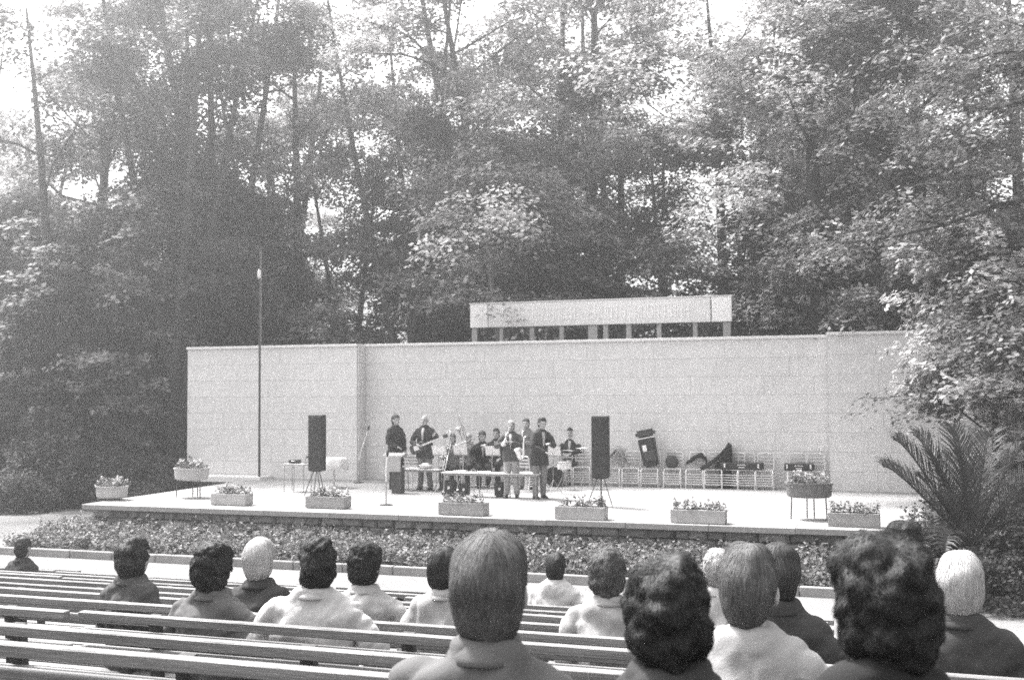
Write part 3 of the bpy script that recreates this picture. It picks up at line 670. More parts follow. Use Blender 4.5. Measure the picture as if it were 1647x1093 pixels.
# black case, bag, garments, keyboard cases
p = on(1056, 778, SF); cs = thing('instrument_case', 'big black rectangular case with white stickers standing before the chairs', 'case', (p.x, p.y, SF), R(-3))
MB().box((0, 0, .24), (.64, .30, .47)).build('body', M['case'], cs, bevel=.02, seg=2)
MB().box((0, 0, .33), (.655, .31, .012)).build('lid_seam', M['black_metal'], cs)
MB().box((-.14, -.153, .22), (.06, .006, .07), Matrix.Rotation(R(20), 3, 'Y')).build('sticker', M['paper'], cs); MB().box((-.09, -.153, .08), (.05, .006, .14), Matrix.Rotation(R(-12), 3, 'Y')).build('sticker', M['paper'], cs)
MB().tube([(-.1, 0, .475), (-.09, 0, .51), (.09, 0, .51), (.1, 0, .475)], .01, 6).build('handle', M['black_metal'], cs)
c = CH['d2']; bg = thing('instrument_bag', 'tall dark padded instrument bag with a pale band standing tilted on a chair', 'bag', (c.x+.03, c.y-.02, SF+.464), R(0)); Rm = Matrix.Rotation(R(-11), 3, 'Y')
MB().box(Rm @ Vector((0, 0, .40)), (.42, .24, .74), Rm, .85).build('body', M['case'], bg, bevel=.04, seg=2)
MB().box(Rm @ Vector((0, 0, .86)), (.50, .28, .20), Rm, .92).build('cap', M['cloth_charcoal'], bg, bevel=.06, seg=2)
MB().box(Rm @ Vector((0, 0, .755)), (.47, .27, .022), Rm).build('band', M['pale'], bg)
MB().box(Rm @ Vector((-.06, -.125, .50)), (.10, .02, .17), Rm).build('label_patch', M['paper'], bg, bevel=.005)
MB().box(Rm @ Vector((.04, -.14, .30)), (.30, .05, .26), Rm).build('pocket', M['cloth_charcoal'], bg, bevel=.02)
def keyboard_case(x, y, L_, lab):
    t = thing('keyboard_case', lab, 'case', (x, y, SF+.464), 0); MB().box((0, 0, .085), (L_, .30, .165)).build('body', M['case'], t, bevel=.015)
    for f in (-.4, .4): MB().box((L_*f, -.152, .10), (.035, .008, .10)).build('clasp', M['pale'], t, bevel=.003)
    MB().tube([(-.1, -.152, .1), (-.09, -.18, .12), (.09, -.18, .12), (.1, -.152, .1)], .009, 6).build('handle', M['slat'], t); MB().box((0, -.152, .06), (.14, .008, .03)).build('plate', M['slat'], t)
keyboard_case((CH['h'].x+CH['j'].x)/2-.16, CH['i'].y-.04, 1.0, 'long black instrument case with pale clasps lying across three chairs')
keyboard_case(CH['k'].x+.05, CH['k'].y-.04, .68, 'short black instrument case with pale clasps lying on the chair near the wall corner')
def drape(name, label, cat, prof, y, m, w=.30, seed=0):
    r_ = random.Random(seed); V = []; ns = len(prof); nw = 7; base = Vector(prof[0][:3])
    for i, (x, yy, z) in enumerate(prof):
        for j in range(nw):
            t = j/(nw-1)-.5; V.append((x+.02*math.sin(i*2+j), yy+t*w, z-.25*abs(t)**2*1.2+.02*math.sin(i*1.7+j*2.1+seed)))
    Fc = [(i*nw+j, (i+1)*nw+j, (i+1)*nw+j+1, i*nw+j+1) for i in range(ns-1) for j in range(nw-1)]
    o = link(name, npmesh(name, V, Fc), M[m], smooth=True); md = o.modifiers.new('thick', 'SOLIDIFY'); md.thickness = .012; tag(o, label, cat); return o
g = CH['g']
drape('dust_cover', 'big dark cloth cover hung from a chair and falling to the floor in a slope', 'cover', [(g.x-.34, g.y, SF+.50), (g.x-.2, g.y+.02, SF+.56), (g.x, g.y+.1, SF+.72), (g.x+.2, g.y+.12, SF+.92), (g.x+.36, g.y+.12, SF+1.10), (g.x+.39, g.y+.1, SF+.9), (g.x+.39, g.y+.1, SF+.5), (g.x+.38, g.y+.1, SF+.02)], 0, 'cloth_black', .42, 1)
mb = MB(); mb.prism([(-.02, .48), (.36, 1.02), (.38, 0.02), (.10, .02), (.12, .42)], -.02, .02); o = mb.build('dust_cover_side', M['cloth_black'], None, (g.x, g.y-.08, SF), bevel=.008)
o.parent = bpy.data.objects['dust_cover']; o.matrix_parent_inverse = Matrix.Identity(4)
sp_ = MB().box((0, 0, 0), (.5, .25, .35)) and None
e = CH['e']; bg2 = thing('shoulder_bag', 'small dark soft bag lying against a chair back right of the black case', 'bag', (e.x-.06, e.y+.08, SF+.464), R(10))
MB().ell((0, 0, .15), (.16, .08, .17)).build('body', M['cloth_charcoal'], bg2, smooth=True); MB().tube([(-.12, 0, .2), (-.08, 0, .38), (.08, 0, .38), (.12, 0, .2)], .008, 5).build('strap', M['case'], bg2)
f = CH['f']; drape('folded_coat', 'dark coat thrown over the back of a chair left of the big cover', 'coat', [(f.x-.26, f.y+.15, SF+.60), (f.x-.1, f.y+.2, SF+.74), (f.x+.08, f.y+.22, SF+.84), (f.x+.22, f.y+.2, SF+.72), (f.x+.26, f.y+.16, SF+.55)], 0, 'cloth_black', .2, 2)
c = CH['c']; drape('light_garment', 'light garment heaped over the back of the chair right of the right loudspeaker', 'coat', [(c.x-.26, c.y-.05, SF+.62), (c.x-.12, c.y+.1, SF+.82), (c.x+.06, c.y+.2, SF+.98), (c.x+.22, c.y+.15, SF+.86), (c.x+.30, c.y+.1, SF+.62)], 0, 'cloth_pale', .3, 3)
# pale horizontal rail between chairs and bag: music desk bench
# ------------------------------------------------------------------ band tables and things on and under them
def low_table(x0, x1, py, h, label, cloth=False, legs=4):
    a_ = on(x0, py, SF); b_ = on(x1, py, SF); Y = (a_.y+b_.y)/2; a_ = at(x0, py, Y).x; b_ = at(x1, py, Y).x; L_ = b_-a_
    t = thing('band_table', label, 'table', ((a_+b_)/2, Y, SF)); MB().box((0, 0, h), (L_, .36, .022)).build('table_top', M['slat'], t, bevel=.006)
    MB().box((0, 0, h-.035), (L_-.1, .34, .03)).build('apron', M['concrete_dk'], t)
    for i in range(legs):
        x = -L_/2+.08+(L_-.16)*i/(legs-1)
        for s in (-1, 1): MB().tube([(x, s*.15, h-.03), (x*1.01, s*.19, 0)], .013, 6).build('leg', M['steel'], t)
    return t, Y, a_, b_
ta, YA, a0, a1 = low_table(647, 711, 789, .52, 'low pale table with thin legs left of the trombonist', legs=2)
tb_, YB, b0, b1 = low_table(714, 871, 799, .54, 'long low pale table on thin legs in front of the seated musicians', legs=4)
def item(name, label, cat, x, y, z, build):
    t = thing(name, label, cat, (x, y, z)); build(t)
def papers(t):
    for i in range(3): MB().box((i*.02, i*.01, .004+i*.006), (.30, .22, .005), Matrix.Rotation(R(i*9), 3, 'Z')).build('sheet', M['paper'], t)
item('sheet_music', 'loose stack of white sheets on the left band table', 'paper', a0+.28, YA, SF+.536, papers)
item('sheet_music', 'white sheets spread on the long band table near its left end', 'paper', b0+.35, YB, SF+.556, papers)
item('sheet_music', 'white sheets spread on the long band table before the trumpeter in black', 'paper', b0+.95, YB-.03, SF+.556, papers)
def bowl(t): MB().lathe([(.04, 0), (.12, .03), (.17, .09), (.16, .09), (.10, .035)], n=18).build('dish', M['white'], t, smooth=True); MB().ell((0, 0, .09), (.10, .10, .05)).build('napkin', M['paper'], t, smooth=True)
item('dish', 'white dish with a crumpled napkin on the left band table', 'dish', a0+.62, YA, SF+.536, bowl)
def hardcase(w, h, d):
    def f(t):
        MB().box((0, 0, h/2), (w, d, h), None, .9).build('body', M['case'], t, bevel=.03, seg=2); MB().tube([(-.06, 0, h), (-.05, 0, h+.03), (.05, 0, h+.03), (.06, 0, h)], .007, 5).build('handle', M['black_metal'], t)
        MB().box((w*.1, -d/2-.002, h*.55), (.05, .008, .06)).build('clasp', M['pale'], t)
    return f
item('trombone_case', 'dark bulging instrument case under the left end of the long table', 'case', b0+.12, YB+.02, SF, hardcase(.34, .36, .22))
item('trombone_case', 'second dark case leaning beside the first under the long table', 'case', b0+.46, YB+.10, SF, hardcase(.26, .28, .2))
item('trumpet_case', 'narrow dark case standing under the middle of the long table', 'case', b0+1.32, YB+.12, SF, hardcase(.24, .34, .18))
def drum(t):
    MB().lathe([(.17, 0), (.17, .16)], (0, 0, .50), 24).build('shell', M['pale'], t); MB().lathe([(.175, .655), (.178, .67), (.17, .675)], n=24).build('hoop', M['steel'], t)
    for k in range(3): an = k*2.094; MB().tube([(0, 0, .45), (.26*math.cos(an), .26*math.sin(an), 0)], .009, 5).build('leg', M['steel'], t)
p = on(905, 787, SF); item('snare_drum', 'pale snare drum on a low stand in front of the drummer', 'drum', p.x+.05, p.y, SF, drum)
def cymb(t):
    MB().lathe([(.22, 0), (.08, .012), (.03, .03), (.0, .03)], (0, 0, .98), 24).build('cymbal', M['brass'], t, smooth=True); MB().tube([(0, 0, .1), (0, 0, 1.02)], .009, 6).build('rod', M['steel'], t)
    for k in range(3): an = k*2.094+.4; MB().tube([(0, 0, .35), (.24*math.cos(an), .24*math.sin(an), 0)], .008, 5).build('leg', M['steel'], t)
p = on(932, 785, SF); item('cymbal_stand', 'thin cymbal stand right of the drummer', 'cymbal', p.x+.12, p.y, SF, cymb)
def bassdrum(t):
    MB().lathe([(.23, -.16), (.24, -.15), (.24, .15), (.23, .16)], (0, 0, .25), 28, ax='Y').build('shell', M['slat'], t); MB().lathe([(.245, 0), (.25, .01), (.25, .03), (.23, .035)], (0, -.15, .25), 28, ax='Y').build('hoop', M['black_metal'], t)
p = on(893, 782, SF); item('bass_drum', 'pale bass drum with a dark hoop behind the saxophonist legs', 'drum', p.x, p.y+.1, SF, bassdrum)

def music_stand(t):
    MB().tube([(0, 0, .25), (0, 0, .95)], .009, 6).build('rod', M['steel'], t)
    for k in range(3): an = k*2.094+.5; MB().tube([(0, 0, .32), (.22*math.cos(an), .22*math.sin(an), 0)], .007, 5).build('leg', M['steel'], t)
    MB().box((0, .03, .97), (.38, .012, .26), Matrix.Rotation(R(24), 3, 'X')).build('desk', M['concrete'], t)
    MB().box((0, .018, .975), (.34, .006, .22), Matrix.Rotation(R(24), 3, 'X')).build('sheet', M['paper'], t)
for px, py, lab in ((706, 790, 'music stand left of the trombonist in grey'), (740, 789, 'music stand in front of the bald trombonist'), (792, 791, 'music stand beside the trumpeter in the black suit'), (890, 793, 'music stand right of the tall saxophonist')):
    p = on(px, py, SF); item('music_stand', lab, 'music stand', p.x, p.y, SF, music_stand)
# ------------------------------------------------------------------ palm and dark planting at the right
def frond_mesh(seed, L_, rise, fall, n=34):
    r_ = np.random.default_rng(seed); pts = [Vector((L_*t*(1-.25*t*t), 0, rise*t - fall*t*t*t)) for t in np.linspace(0, 1, 12)]
    mb = MB(); mb.tube(pts, [.022*(1-.8*i/11) for i in range(12)], 5, caps=False)
    for i in range(n):
        t = .12+.88*i/n; k = min(int(t*11), 10); p_ = pts[k].lerp(pts[k+1], t*11-k); d = (pts[k+1]-pts[k]).normalized(); l = L_*.30*math.sin(math.pi*min(1, t*.8+.2))**.7*r_.uniform(.85, 1.15)
        for s in (-1, 1):
            q = (d*.75 + Vector((0, s*.8, .45+r_.normal()*.12))).normalized(); w = d.cross(q).normalized()*.002 + d*.011
            e_ = p_+q*l+Vector((0, 0, -.12*l)); mid = p_+q*l*.55+Vector((0, 0, .02)); mb.add([p_-w, p_+w, mid+w*1.2, mid-w*1.2, e_+w*.1, e_-w*.1], [(0, 1, 2, 3), (3, 2, 4, 5)])
    return mb.mesh('frond')
FR = [frond_mesh(i, 2.0, 1.45, .55) for i in range(3)] + [frond_mesh(9, 1.9, .7, .75)]
M['palm'] = mat('palm_leaf', 0.035, 0.5, 0.3, 3, transl=.2, spec=.4)
for f_ in FR: f_.materials.append(M['palm'])
pp = at(1562, 870, 18.6)
palm = thing('potted_palm', 'large feathery palm with arching fronds in a pot at the right end of the stage', 'palm', (pp.x, 18.6, .012))
palm.scale = (1.08, 1.08, 1.12)
MB().lathe([(.26, 0), (.36, .5), (.39, .5), (.39, .56), (.34, .56), (.33, .45)], n=24).build('pot', M['tub'], palm)
MB().tube([(0, 0, .4), (.01, 0, .75)], [.14, .10], 10).build('trunk', M['bark'], palm)
for i, (az, el, k, s) in enumerate(((180, 12, 0, .92), (163, 32, 1, .98), (200, -8, 3, 1.0), (150, 48, 2, .95), (190, 22, 1, .7), (120, 20, 0, .9), (75, 15, 1, .9), (30, 10, 2, .9), (-20, 5, 0, .9), (-60, 8, 1, .8), (-110, 5, 3, .8), (215, 0, 3, .8), (240, 10, 2, .7), (170, -12, 3, .9), (135, 30, 1, .8), (175, 24, 2, 1.02), (155, 8, 0, .95), (105, 40, 1, .95), (60, 35, 2, .95), (185, 50, 0, .75), (10, 30, 1, .9))):
    o = bpy.data.objects.new('frond', FR[k]); col.objects.link(o); o.parent = palm; o.location = (0, 0, .72); o.rotation_euler = Matrix.Rotation(R(az), 3, 'Z').to_euler(); o.rotation_euler = (Matrix.Rotation(R(az), 3, 'Z') @ Matrix.Rotation(R(-el), 3, 'Y')).to_euler(); o.scale = (s, s, s)
for i, (px, Y, k, s, mt, lab) in enumerate(((1610, 20.6, 0, 1.15, 'leaf_dark', 'dark rounded shrub right of the palm'), (1545, 21.8, 1, 1.1, 'leaf_dark', 'dark shrub behind the palm beside the stage end'), (1690, 18.2, 0, .8, 'leaf_dark', 'dark shrub at the right picture edge'), (1640, 24.6, 1, 1.1, 'leaf_dark', 'tall dark shrub below the hanging boughs at the right'))):
    put_tree(BK[k], at(px, 700, Y).x, Y, rz=i*1.7, s=s, name='dark_shrub', cat='shrub', label=lab, leafmat=M[mt], z=0)
gr_ = np.random.default_rng(77); C_ = []; mbg = MB(); pg = at(1438, 860, 19.2)
for i in range(150):
    a_ = gr_.uniform(0, 6.28); l = gr_.uniform(.35, .8); d = Vector((math.cos(a_), math.sin(a_), 0)); b_ = Vector((0, 0, .0))+d*gr_.uniform(0, .1); w = Vector((-d.y, d.x, 0))*.009
    p1 = b_+d*l*.35+Vector((0, 0, l*.9)); p2 = b_+d*l*.8+Vector((0, 0, l*.75)); p3 = b_+d*l*1.05+Vector((0, 0, l*.3)); mbg.add([b_-w, b_+w, p1-w, p1+w, p2-w*.8, p2+w*.8, p3], [(0, 1, 3, 2), (2, 3, 5, 4), (4, 5, 6)])
M['grass_pale'] = mat('pale_grass', .3, .6, .3, 4, island=.4, transl=.3)
yt = thing('grass_clump', 'pale arching grassy plant left of the palm at the stage edge', 'plant', (pg.x, 19.55, .2)); mbg.build('blades', M['grass_pale'], yt)
# ------------------------------------------------------------------ people
def remesh(mb, voxel, smooth=3, dec=1.0, disp=None):
    me = mb.mesh('tmp'); o = bpy.data.objects.new('tmp', me); col.objects.link(o)
    m = o.modifiers.new('r', 'REMESH'); m.mode = 'VOXEL'; m.voxel_size = voxel
    if smooth: m = o.modifiers.new('s', 'SMOOTH'); m.iterations = smooth; m.factor = .5
    if dec < 1: m = o.modifiers.new('d', 'DECIMATE'); m.ratio = dec
    dg = bpy.context.evaluated_depsgraph_get(); dg.update()
    out = bpy.data.meshes.new_from_object(o.evaluated_get(dg))
    bpy.data.objects.remove(o); bpy.data.meshes.remove(me); out.materials.clear()
    if disp:
        n = len(out.vertices); co = np.empty(n*3, np.float32); out.vertices.foreach_get('co', co); co = co.reshape(-1, 3)
        no = np.empty(n*3, np.float32); out.vertices.foreach_get('normal', no); no = no.reshape(-1, 3)
        d = np.array([disp(Vector(c)) for c in co], np.float32); co += no*d[:, None]; out.vertices.foreach_set('co', co.ravel()); out.update()
    out.shade_smooth(); return out
V3 = Vector
def cap(mb, pts, rad, n=12):
    pts = [V3(p) for p in pts]; mb.tube(pts, rad, n)
    for p, r_ in zip(pts, rad): mb.ell(p, (r_, r_, r_), None, n, 6)
def loft(mb, rings, n=18):
    V = []
    for (x, y, z, rx, ry) in rings:
        for k in range(n): a = 2*math.pi*k/n; V.append((x+rx*math.copysign(abs(math.cos(a))**.85, math.cos(a)), y+ry*math.copysign(abs(math.sin(a))**.85, math.sin(a)), z))
    m = len(rings); F = [(i*n+k, i*n+(k+1) % n, (i+1)*n+(k+1) % n, (i+1)*n+k) for i in range(m-1) for k in range(n)]
    F += [tuple(range(n-1, -1, -1)), tuple(range((m-1)*n, m*n))]; mb.add(V, F)
def hand(mb, w, d, side, curl=.5, scale=1.0):
    d = V3(d).normalized(); up = V3((0, 0, 1)); lat = d.cross(up); lat = lat.normalized() if lat.length > .1 else V3((1, 0, 0)); nrm = lat.cross(d).normalized(); w = V3(w)
    s = scale; c = w+d*.045*s
    Rm = Matrix((lat, d, nrm)).transposed(); mb.ell(c, (.042*s, .052*s, .018*s), Rm, 10, 6)
    for i, (o, l) in enumerate(((-.031, .068), (-.0105, .078), (.0105, .073), (.031, .056))):
        b = w+d*.08*s+lat*o*s*side; e1 = b+(d*(1-curl*.4)+lat*o*3*side-nrm*curl*.6).normalized()*l*.5*s; e2 = e1+(d*(1-curl)+lat*o*3*side-nrm*curl*1.1).normalized()*l*.5*s
        cap(mb, (b, e1, e2), (.0095*s, .009*s, .0075*s), 7)
    b = w+d*.03*s-lat*.03*s*side; e1 = b+(d*.6-lat*.8*side-nrm*.3).normalized()*.035*s; e2 = e1+(d*.9-lat*.2*side-nrm*.5).normalized()*.03*s; cap(mb, (b, e1, e2), (.013*s, .011*s, .009*s), 7)

from mathutils.bvhtree import BVHTree
def locks(me, crown, rng, N, mode, length, width, off):
    """hair: ribbons that start on the hull of the hair and run down over it, away from the crown"""
    bvh = BVHTree.FromPolygons([v.co.copy() for v in me.vertices], [tuple(p.vertices) for p in me.polygons]); K = 7
    nf = len(me.polygons); ar = np.empty(nf); me.polygons.foreach_get('area', ar); cf = np.empty(nf*3); me.polygons.foreach_get('center', cf); cf = cf.reshape(-1, 3)
    ids = rng.choice(nf, N, p=ar/ar.sum()); V = []; crown = V3(crown)
    for i in ids:
        p = V3(cf[i]) + V3(rng.normal(0, .003, 3)); w = rng.normal(0, .18 if mode == 'straight' else .55); ph = rng.uniform(0, 6.28); lay = rng.uniform(.1, 1)**1.5; L_ = length*rng.uniform(.6, 1.2); wd = width*rng.uniform(.5, 1.3)
        pts = []
        for k in range(K):
            q, nr, _, _ = bvh.find_nearest(p)
            if q is None: break
            d = q-crown; d = d-nr*d.dot(nr); d.normalize(); d = d*.8+V3((0, 0, -.5)); d = (d-nr*d.dot(nr)).normalized(); sd_ = nr.cross(d)
            h = off*lay*(.4+.6*math.sin(math.pi*(k+.5)/K)) if mode == 'straight' else off*lay*(.5+.5*math.sin(ph+k*1.7))*(1 if k else .2)
            sw = 0 if mode == 'straight' else .006*math.sin(ph*2+k*1.9)
            ww = wd*(1-.8*(k/(K-1))**2); c = q+nr*(h+.001)+sd_*sw; pts.append((c-sd_*ww, c+sd_*ww)); p = q+(d+sd_*w).normalized()*L_/(K-1)
        if len(pts) == K: V += [v for pr in pts for v in pr]
    n = len(V)//(2*K); base = (np.arange(n)[:, None]*2*K+np.arange(K-1)[None, :]*2).reshape(-1, 1); F = base+np.array([0, 1, 3, 2])[None, :]
    return npmesh('locks', [tuple(v) for v in V], F)

def fold(seed, amp):
    def f(c):
        a = noise.noise(V3((c.x*7+seed, c.y*7, c.z*11)))*amp + abs(noise.noise(V3((c.x*9-c.z*14+seed*2, c.y*9, c.z*6+c.x*9))))*amp*.9 + abs(noise.noise(V3((c.x*4+c.z*5, c.y*4, c.z*3.5-c.x*4+seed))))*amp*1.6; return a
    return f
def person(label, x, y, z, rz, pose='sit', look=(0, 0, 0), hair='black', hmode='curly', hvol=1.0, top='cloth_grey', legs_m='cloth_dark', S=1.0, arms=None, near=0, bald=False, lean=0.0, shirt=None, wide=1.0, coat=0.0, tie=False, headdz=0, group=None, sleeve=True, skirt=False, hands=True, kneel=None):
    t = thing('person', label, 'person', (x, y, z), rz, group); t.scale = (S, S, S)
    seed = random.Random(label).random()*50; rng_ = np.random.default_rng(abs(hash(len(label)*7+int(x*100))) % 10000)
    sit = pose == 'sit'; H0 = .52 if sit else .94
    L_ = V3((0, lean*.30, 0)) ; ch = V3((0, .0+lean*.5, H0+.34)); nk = V3((0, .0+lean*.85, H0+.56)); hd = V3((0, .03+lean*1.0, H0+.685+headdz))
    sh = [V3((s*.185*wide, lean*.75, H0+.455)) for s in (-1, 1)]
    hp = [V3((s*.09, 0, H0-.02)) for s in (-1, 1)]
    if sit: kn = [V3((s*.12, .44, .49)) for s in (-1, 1)]; an = [V3((s*.12, .42+s*.03, .09)) for s in (-1, 1)]
    else: kn = [V3((s*.10, .02, .50)) for s in (-1, 1)]; an = [V3((s*.12, -.02+s*.03, .08)) for s in (-1, 1)]
    if arms is None:
        arms = [((s*.25*wide, lean*.5-.02, H0+.20), (s*.14, lean*.4+.24, H0+.10)) for s in (-1, 1)] if sit else [((s*.26, -.02, H0+.18), (s*.27, .05, H0-.06)) for s in (-1, 1)]
    el = [V3(a[0]) for a in arms]; wr = [V3(a[1]) for a in arms]
    hdir = [(V3(a[2])-wr[i]).normalized() if len(a) > 2 else ((wr[i]-el[i]).normalized()) for i, a in enumerate(arms)]
    Rh = Matrix.Rotation(R(look[0]), 3, 'Z') @ Matrix.Rotation(R(look[1]), 3, 'X') @ Matrix.Rotation(R(look[2]), 3, 'Y')
    # body: one continuous surface
    b = MB(); Hc = lambda p: hd+Rh@V3(p)
    b.ell(Hc((0, -.008, .03)), (.076, .096, .10), Rh, 18, 12); b.ell(Hc((0, .03, -.035)), (.060, .066, .078), Rh, 14, 10); b.ell(Hc((0, .055, -.095)), (.030, .028, .022), Rh, 8, 6)
    cap(b, (Hc((0, .088, .02)), Hc((0, .112, -.022))), (.010, .016), 8); b.ell(Hc((0, .085, .045)), (.05, .016, .010), Rh, 8, 5); b.ell(Hc((0, .094, -.058)), (.026, .010, .009), Rh, 8, 5)
    for s in (-1, 1): b.ell(Hc((s*.083, -.002, -.005)), (.012, .021, .036), Rh @ Matrix.Rotation(R(s*14), 3, 'Z'), 8, 6); b.ell(Hc((s*.042, .062, -.02)), (.02, .02, .02), Rh, 8, 5)
    cap(b, (nk+V3((0, -.005, -.09)), nk+V3((0, .0, .0)), Hc((0, -.01, -.05))), (.050, .054, .054))
    loft(b, [(0, 0, H0-.12, .13, .09), (0, 0, H0, .155, .105), (L_.x, L_.y*.5, H0+.15, .13, .09), (0, ch.y, H0+.34, .155, .105), (0, lean*.72, H0+.46, .15, .085), (0, lean*.82, H0+.53, .07, .06)])
    for i in (0, 1):
        cap(b, (sh[i]+V3(((.035 if i == 0 else -.035), 0, -.01)), el[i], wr[i]), (.036, .034, .026)); 
        if hands: hand(b, wr[i], hdir[i], -1 if i == 0 else 1, .55)
        cap(b, (hp[i], kn[i], an[i]), (.075, .048, .036)); cap(b, (an[i]+V3((0, -.03, -.04)), an[i]+V3((0, .12, -.055))), (.032, .026), 8)
    link('body', remesh(b, .0085 if near > 1 else .011, 2, .5 if near else .4), M['skin'], t)
    for s in (-1, 1):
        if not near: MB().ell(Hc((s*.033, .083, .018)), (.012, .007, .006), Rh, 8, 5).build('eye', M['eye'], t, smooth=True)
    if not near: MB().ell(Hc((0, .098, -.058)), (.02, .006, .004), Rh, 8, 4).build('mouth', M['lips'], t, smooth=True)
    # clothes
    w_ = wide; j = MB(); bot = H0-.10 if sit else H0-.10-coat
    rings = [(0, 0, bot, .185*w_+coat*.12, .135+coat*.08), (0, 0, H0+.02, .180*w_, .135), (0, lean*.2, H0+.16, .168*w_, .125), (0, lean*.5, H0+.33, .188*w_, .132), (0, lean*.7, H0+.43, .192*w_, .118), (0, lean*.76, H0+.49, .165*w_, .100), (0, lean*.80, H0+.535, .112*w_, .086), (0, lean*.83, H0+.575, .080, .074)]
    loft(j, rings, 22)
    for i in (0, 1):
        s = -1 if i == 0 else 1
        m_ = wr[i]-(wr[i]-el[i]).normalized()*.03
        if sleeve: cap(j, (sh[i]+V3((-s*.03, 0, -.01)), (sh[i]+el[i])/2+V3((0, 0, .0)), el[i], (el[i]+m_)/2, m_), (.066, .064, .058, .050, .041))
        else: cap(j, (sh[i]+V3((-s*.03, 0, -.01)), (sh[i]*1.2+el[i]*.8)/2), (.076, .072))
    nm = 'shirt' if top in ('cloth_white', 'cloth_pale') and not shirt else 'jacket'
    jm = remesh(j, .011 if near > 1 else .014, 3, .6, fold(seed, .024 if near else .010)); link(nm, jm, M[top], t)
    # collar
    cl = MB(); n = 20; V = []
    for i_, (rr, dz, dy) in enumerate(((.070, -.02, 0), (.065, .022, .0), (.072, .026, -.002), (.096, -.010, -.008), (.104, -.026, -.010))):
        for k in range(n):
            a = math.pi*(.30-2.6*k/(n-1)*.615); a = R(60)-R(300)*k/(n-1)
            V.append((rr*1.02*math.cos(a), lean*.83+dy+rr*.95*math.sin(a), H0+.56+dz-.03*max(0, math.sin(a))))
    cl.add(V, [(i_*n+k, i_*n+k+1, (i_+1)*n+k+1, (i_+1)*n+k) for i_ in range(4) for k in range(n-1)])
    co_ = cl.build('collar', M[top], t, smooth=True); md = co_.modifiers.new('t', 'SOLIDIFY'); md.thickness = .006
    if shirt:
        f = MB(); y0 = .128
        f.add([(-.035, lean*.78+.09, H0+.51), (.035, lean*.78+.09, H0+.51), (.028, lean*.6+.137, H0+.38), (-.028, lean*.6+.137, H0+.38), (.012, lean*.3+.146, H0+.2), (-.012, lean*.3+.146, H0+.2)], [(3, 2, 1, 0), (5, 4, 2, 3)])
        o = f.build('shirt_front', M[shirt], t, smooth=True); md = o.modifiers.new('t', 'SOLIDIFY'); md.thickness = .03; md.offset = 0
        if tie: MB().box((0, lean*.65+.150, H0+.40), (.03, .012, .2), Matrix.Rotation(R(12), 3, 'X')).build('tie', M['cloth_dark'], t)
    tr = MB()
    if not skirt:
        for i in (0, 1): cap(tr, (hp[i], (hp[i]+kn[i])/2, kn[i], (kn[i]+an[i])/2, an[i]+V3((0, 0, .0))), (.098, .088, .068, .062, .060))
        loft(tr, [(0, 0, H0-.14, .12, .1), (0, 0, H0-.02, .165, .118), (0, 0, H0+.10, .15, .11)])
    else: loft(tr, [(0, .0, H0-.50, .22, .18), (0, 0, H0-.2, .19, .15), (0, 0, H0, .165, .12), (0, 0, H0+.1, .15, .11)])
    link('trousers' if not skirt else 'skirt', remesh(tr, .016, 3, .5, fold(seed+9, .01)), M[legs_m], t)
    for i in (0, 1):
        sm = MB(); cap(sm, (an[i]+V3((0, -.045, -.045)), an[i]+V3((0, .04, -.040)), an[i]+V3((0, .15, -.055))), (.036, .040, .030), 10); sm.box(an[i]+V3((0, .05, -.075)), (.075, .26, .014)); sm.build('shoe', M['shoe'], t, smooth=True)
    # hair
    if hair:
        hv = hvol; h = MB(); cc = Hc((0, -.018, .038)); rr = (.082*hv, .098*hv, .096*hv)
        hm_ = MB(); prof_ = ((.152, .012, .014, -.012), (.148, .036, .042, -.012), (.135, .056, .066, -.014), (.112, .072, .086, -.016), (.078, .083, .101, -.018), (.04, .087, .106, -.020), (.0, .086, .100, -.024), (-.03, .082, .090, -.030), (-.058, .074, .074, -.036), (-.080, .063, .056, -.042), (-.096, .052, .042, -.044), (-.103, .036, .030, -.044))
        q_ = 1+(hv-1)*1.15; rg2 = [(0, yc*(.5+.5*q_), z*(1+(hv-1)*.8), rx*q_, ry*q_) for z, rx, ry, yc in prof_]
        tmp = MB(); loft(tmp, rg2[::-1], 24); tmp.v = [tuple(Hc(v)) for v in tmp.v]; hm_.add(tmp.v, tmp.f)
        lump = ((.022 if near == 3 else .016) if hmode == 'curly' else .011)*(.5 if hair in ('white', 'light') else 1)
        me = remesh(hm_, .007 if near > 1 else .012, 4, 1.0 if near else .6, (lambda c: noise.noise(c*15+V3((seed, 0, 0)))*lump*1.2+(noise.noise(c*38+V3((0, seed, 0)))*lump*.6 if hmode == 'curly' else noise.noise(V3((math.atan2(c.x-hd.x, c.y-hd.y)*6, seed, c.z*4)))*.002)))
        # keep the face clear of hair
        import bmesh
        bm = bmesh.new(); bm.from_mesh(me); inv = Rh.transposed(); dl = []
        for v in bm.verts:
            q = inv@(v.co-hd)
            if (q.y > .045 and q.z < .072) or (q.y > .015 and q.z < -.0) or (hmode == 'straight' and q.y > -.028 and q.z < .018): dl.append(v)
        bmesh.ops.delete(bm, geom=dl, context='VERTS'); bm.to_mesh(me); bm.free()
        hn = 'hair_'+hair; ho_ = link('hair', me, M[hn], t)
        if near:
            N_ = {1: 900, 2: 3600, 3: 8000}[near]; w2 = {1: .0026, 2: .0013, 3: .0009}[near]
            st = locks(me, Hc((.01, -.03, .16)), rng_, N_, hmode, (.10 if hmode == 'straight' else .06)*hv, w2, .004 if hmode == 'straight' else .008)
            link('locks', st, M[hn], ho_)
    elif bald:
        hm_ = MB(); 
        for s in (-1, 1): hm_.ell(Hc((s*.06, -.045, .0)), (.022, .05, .04), Rh, 10, 8)
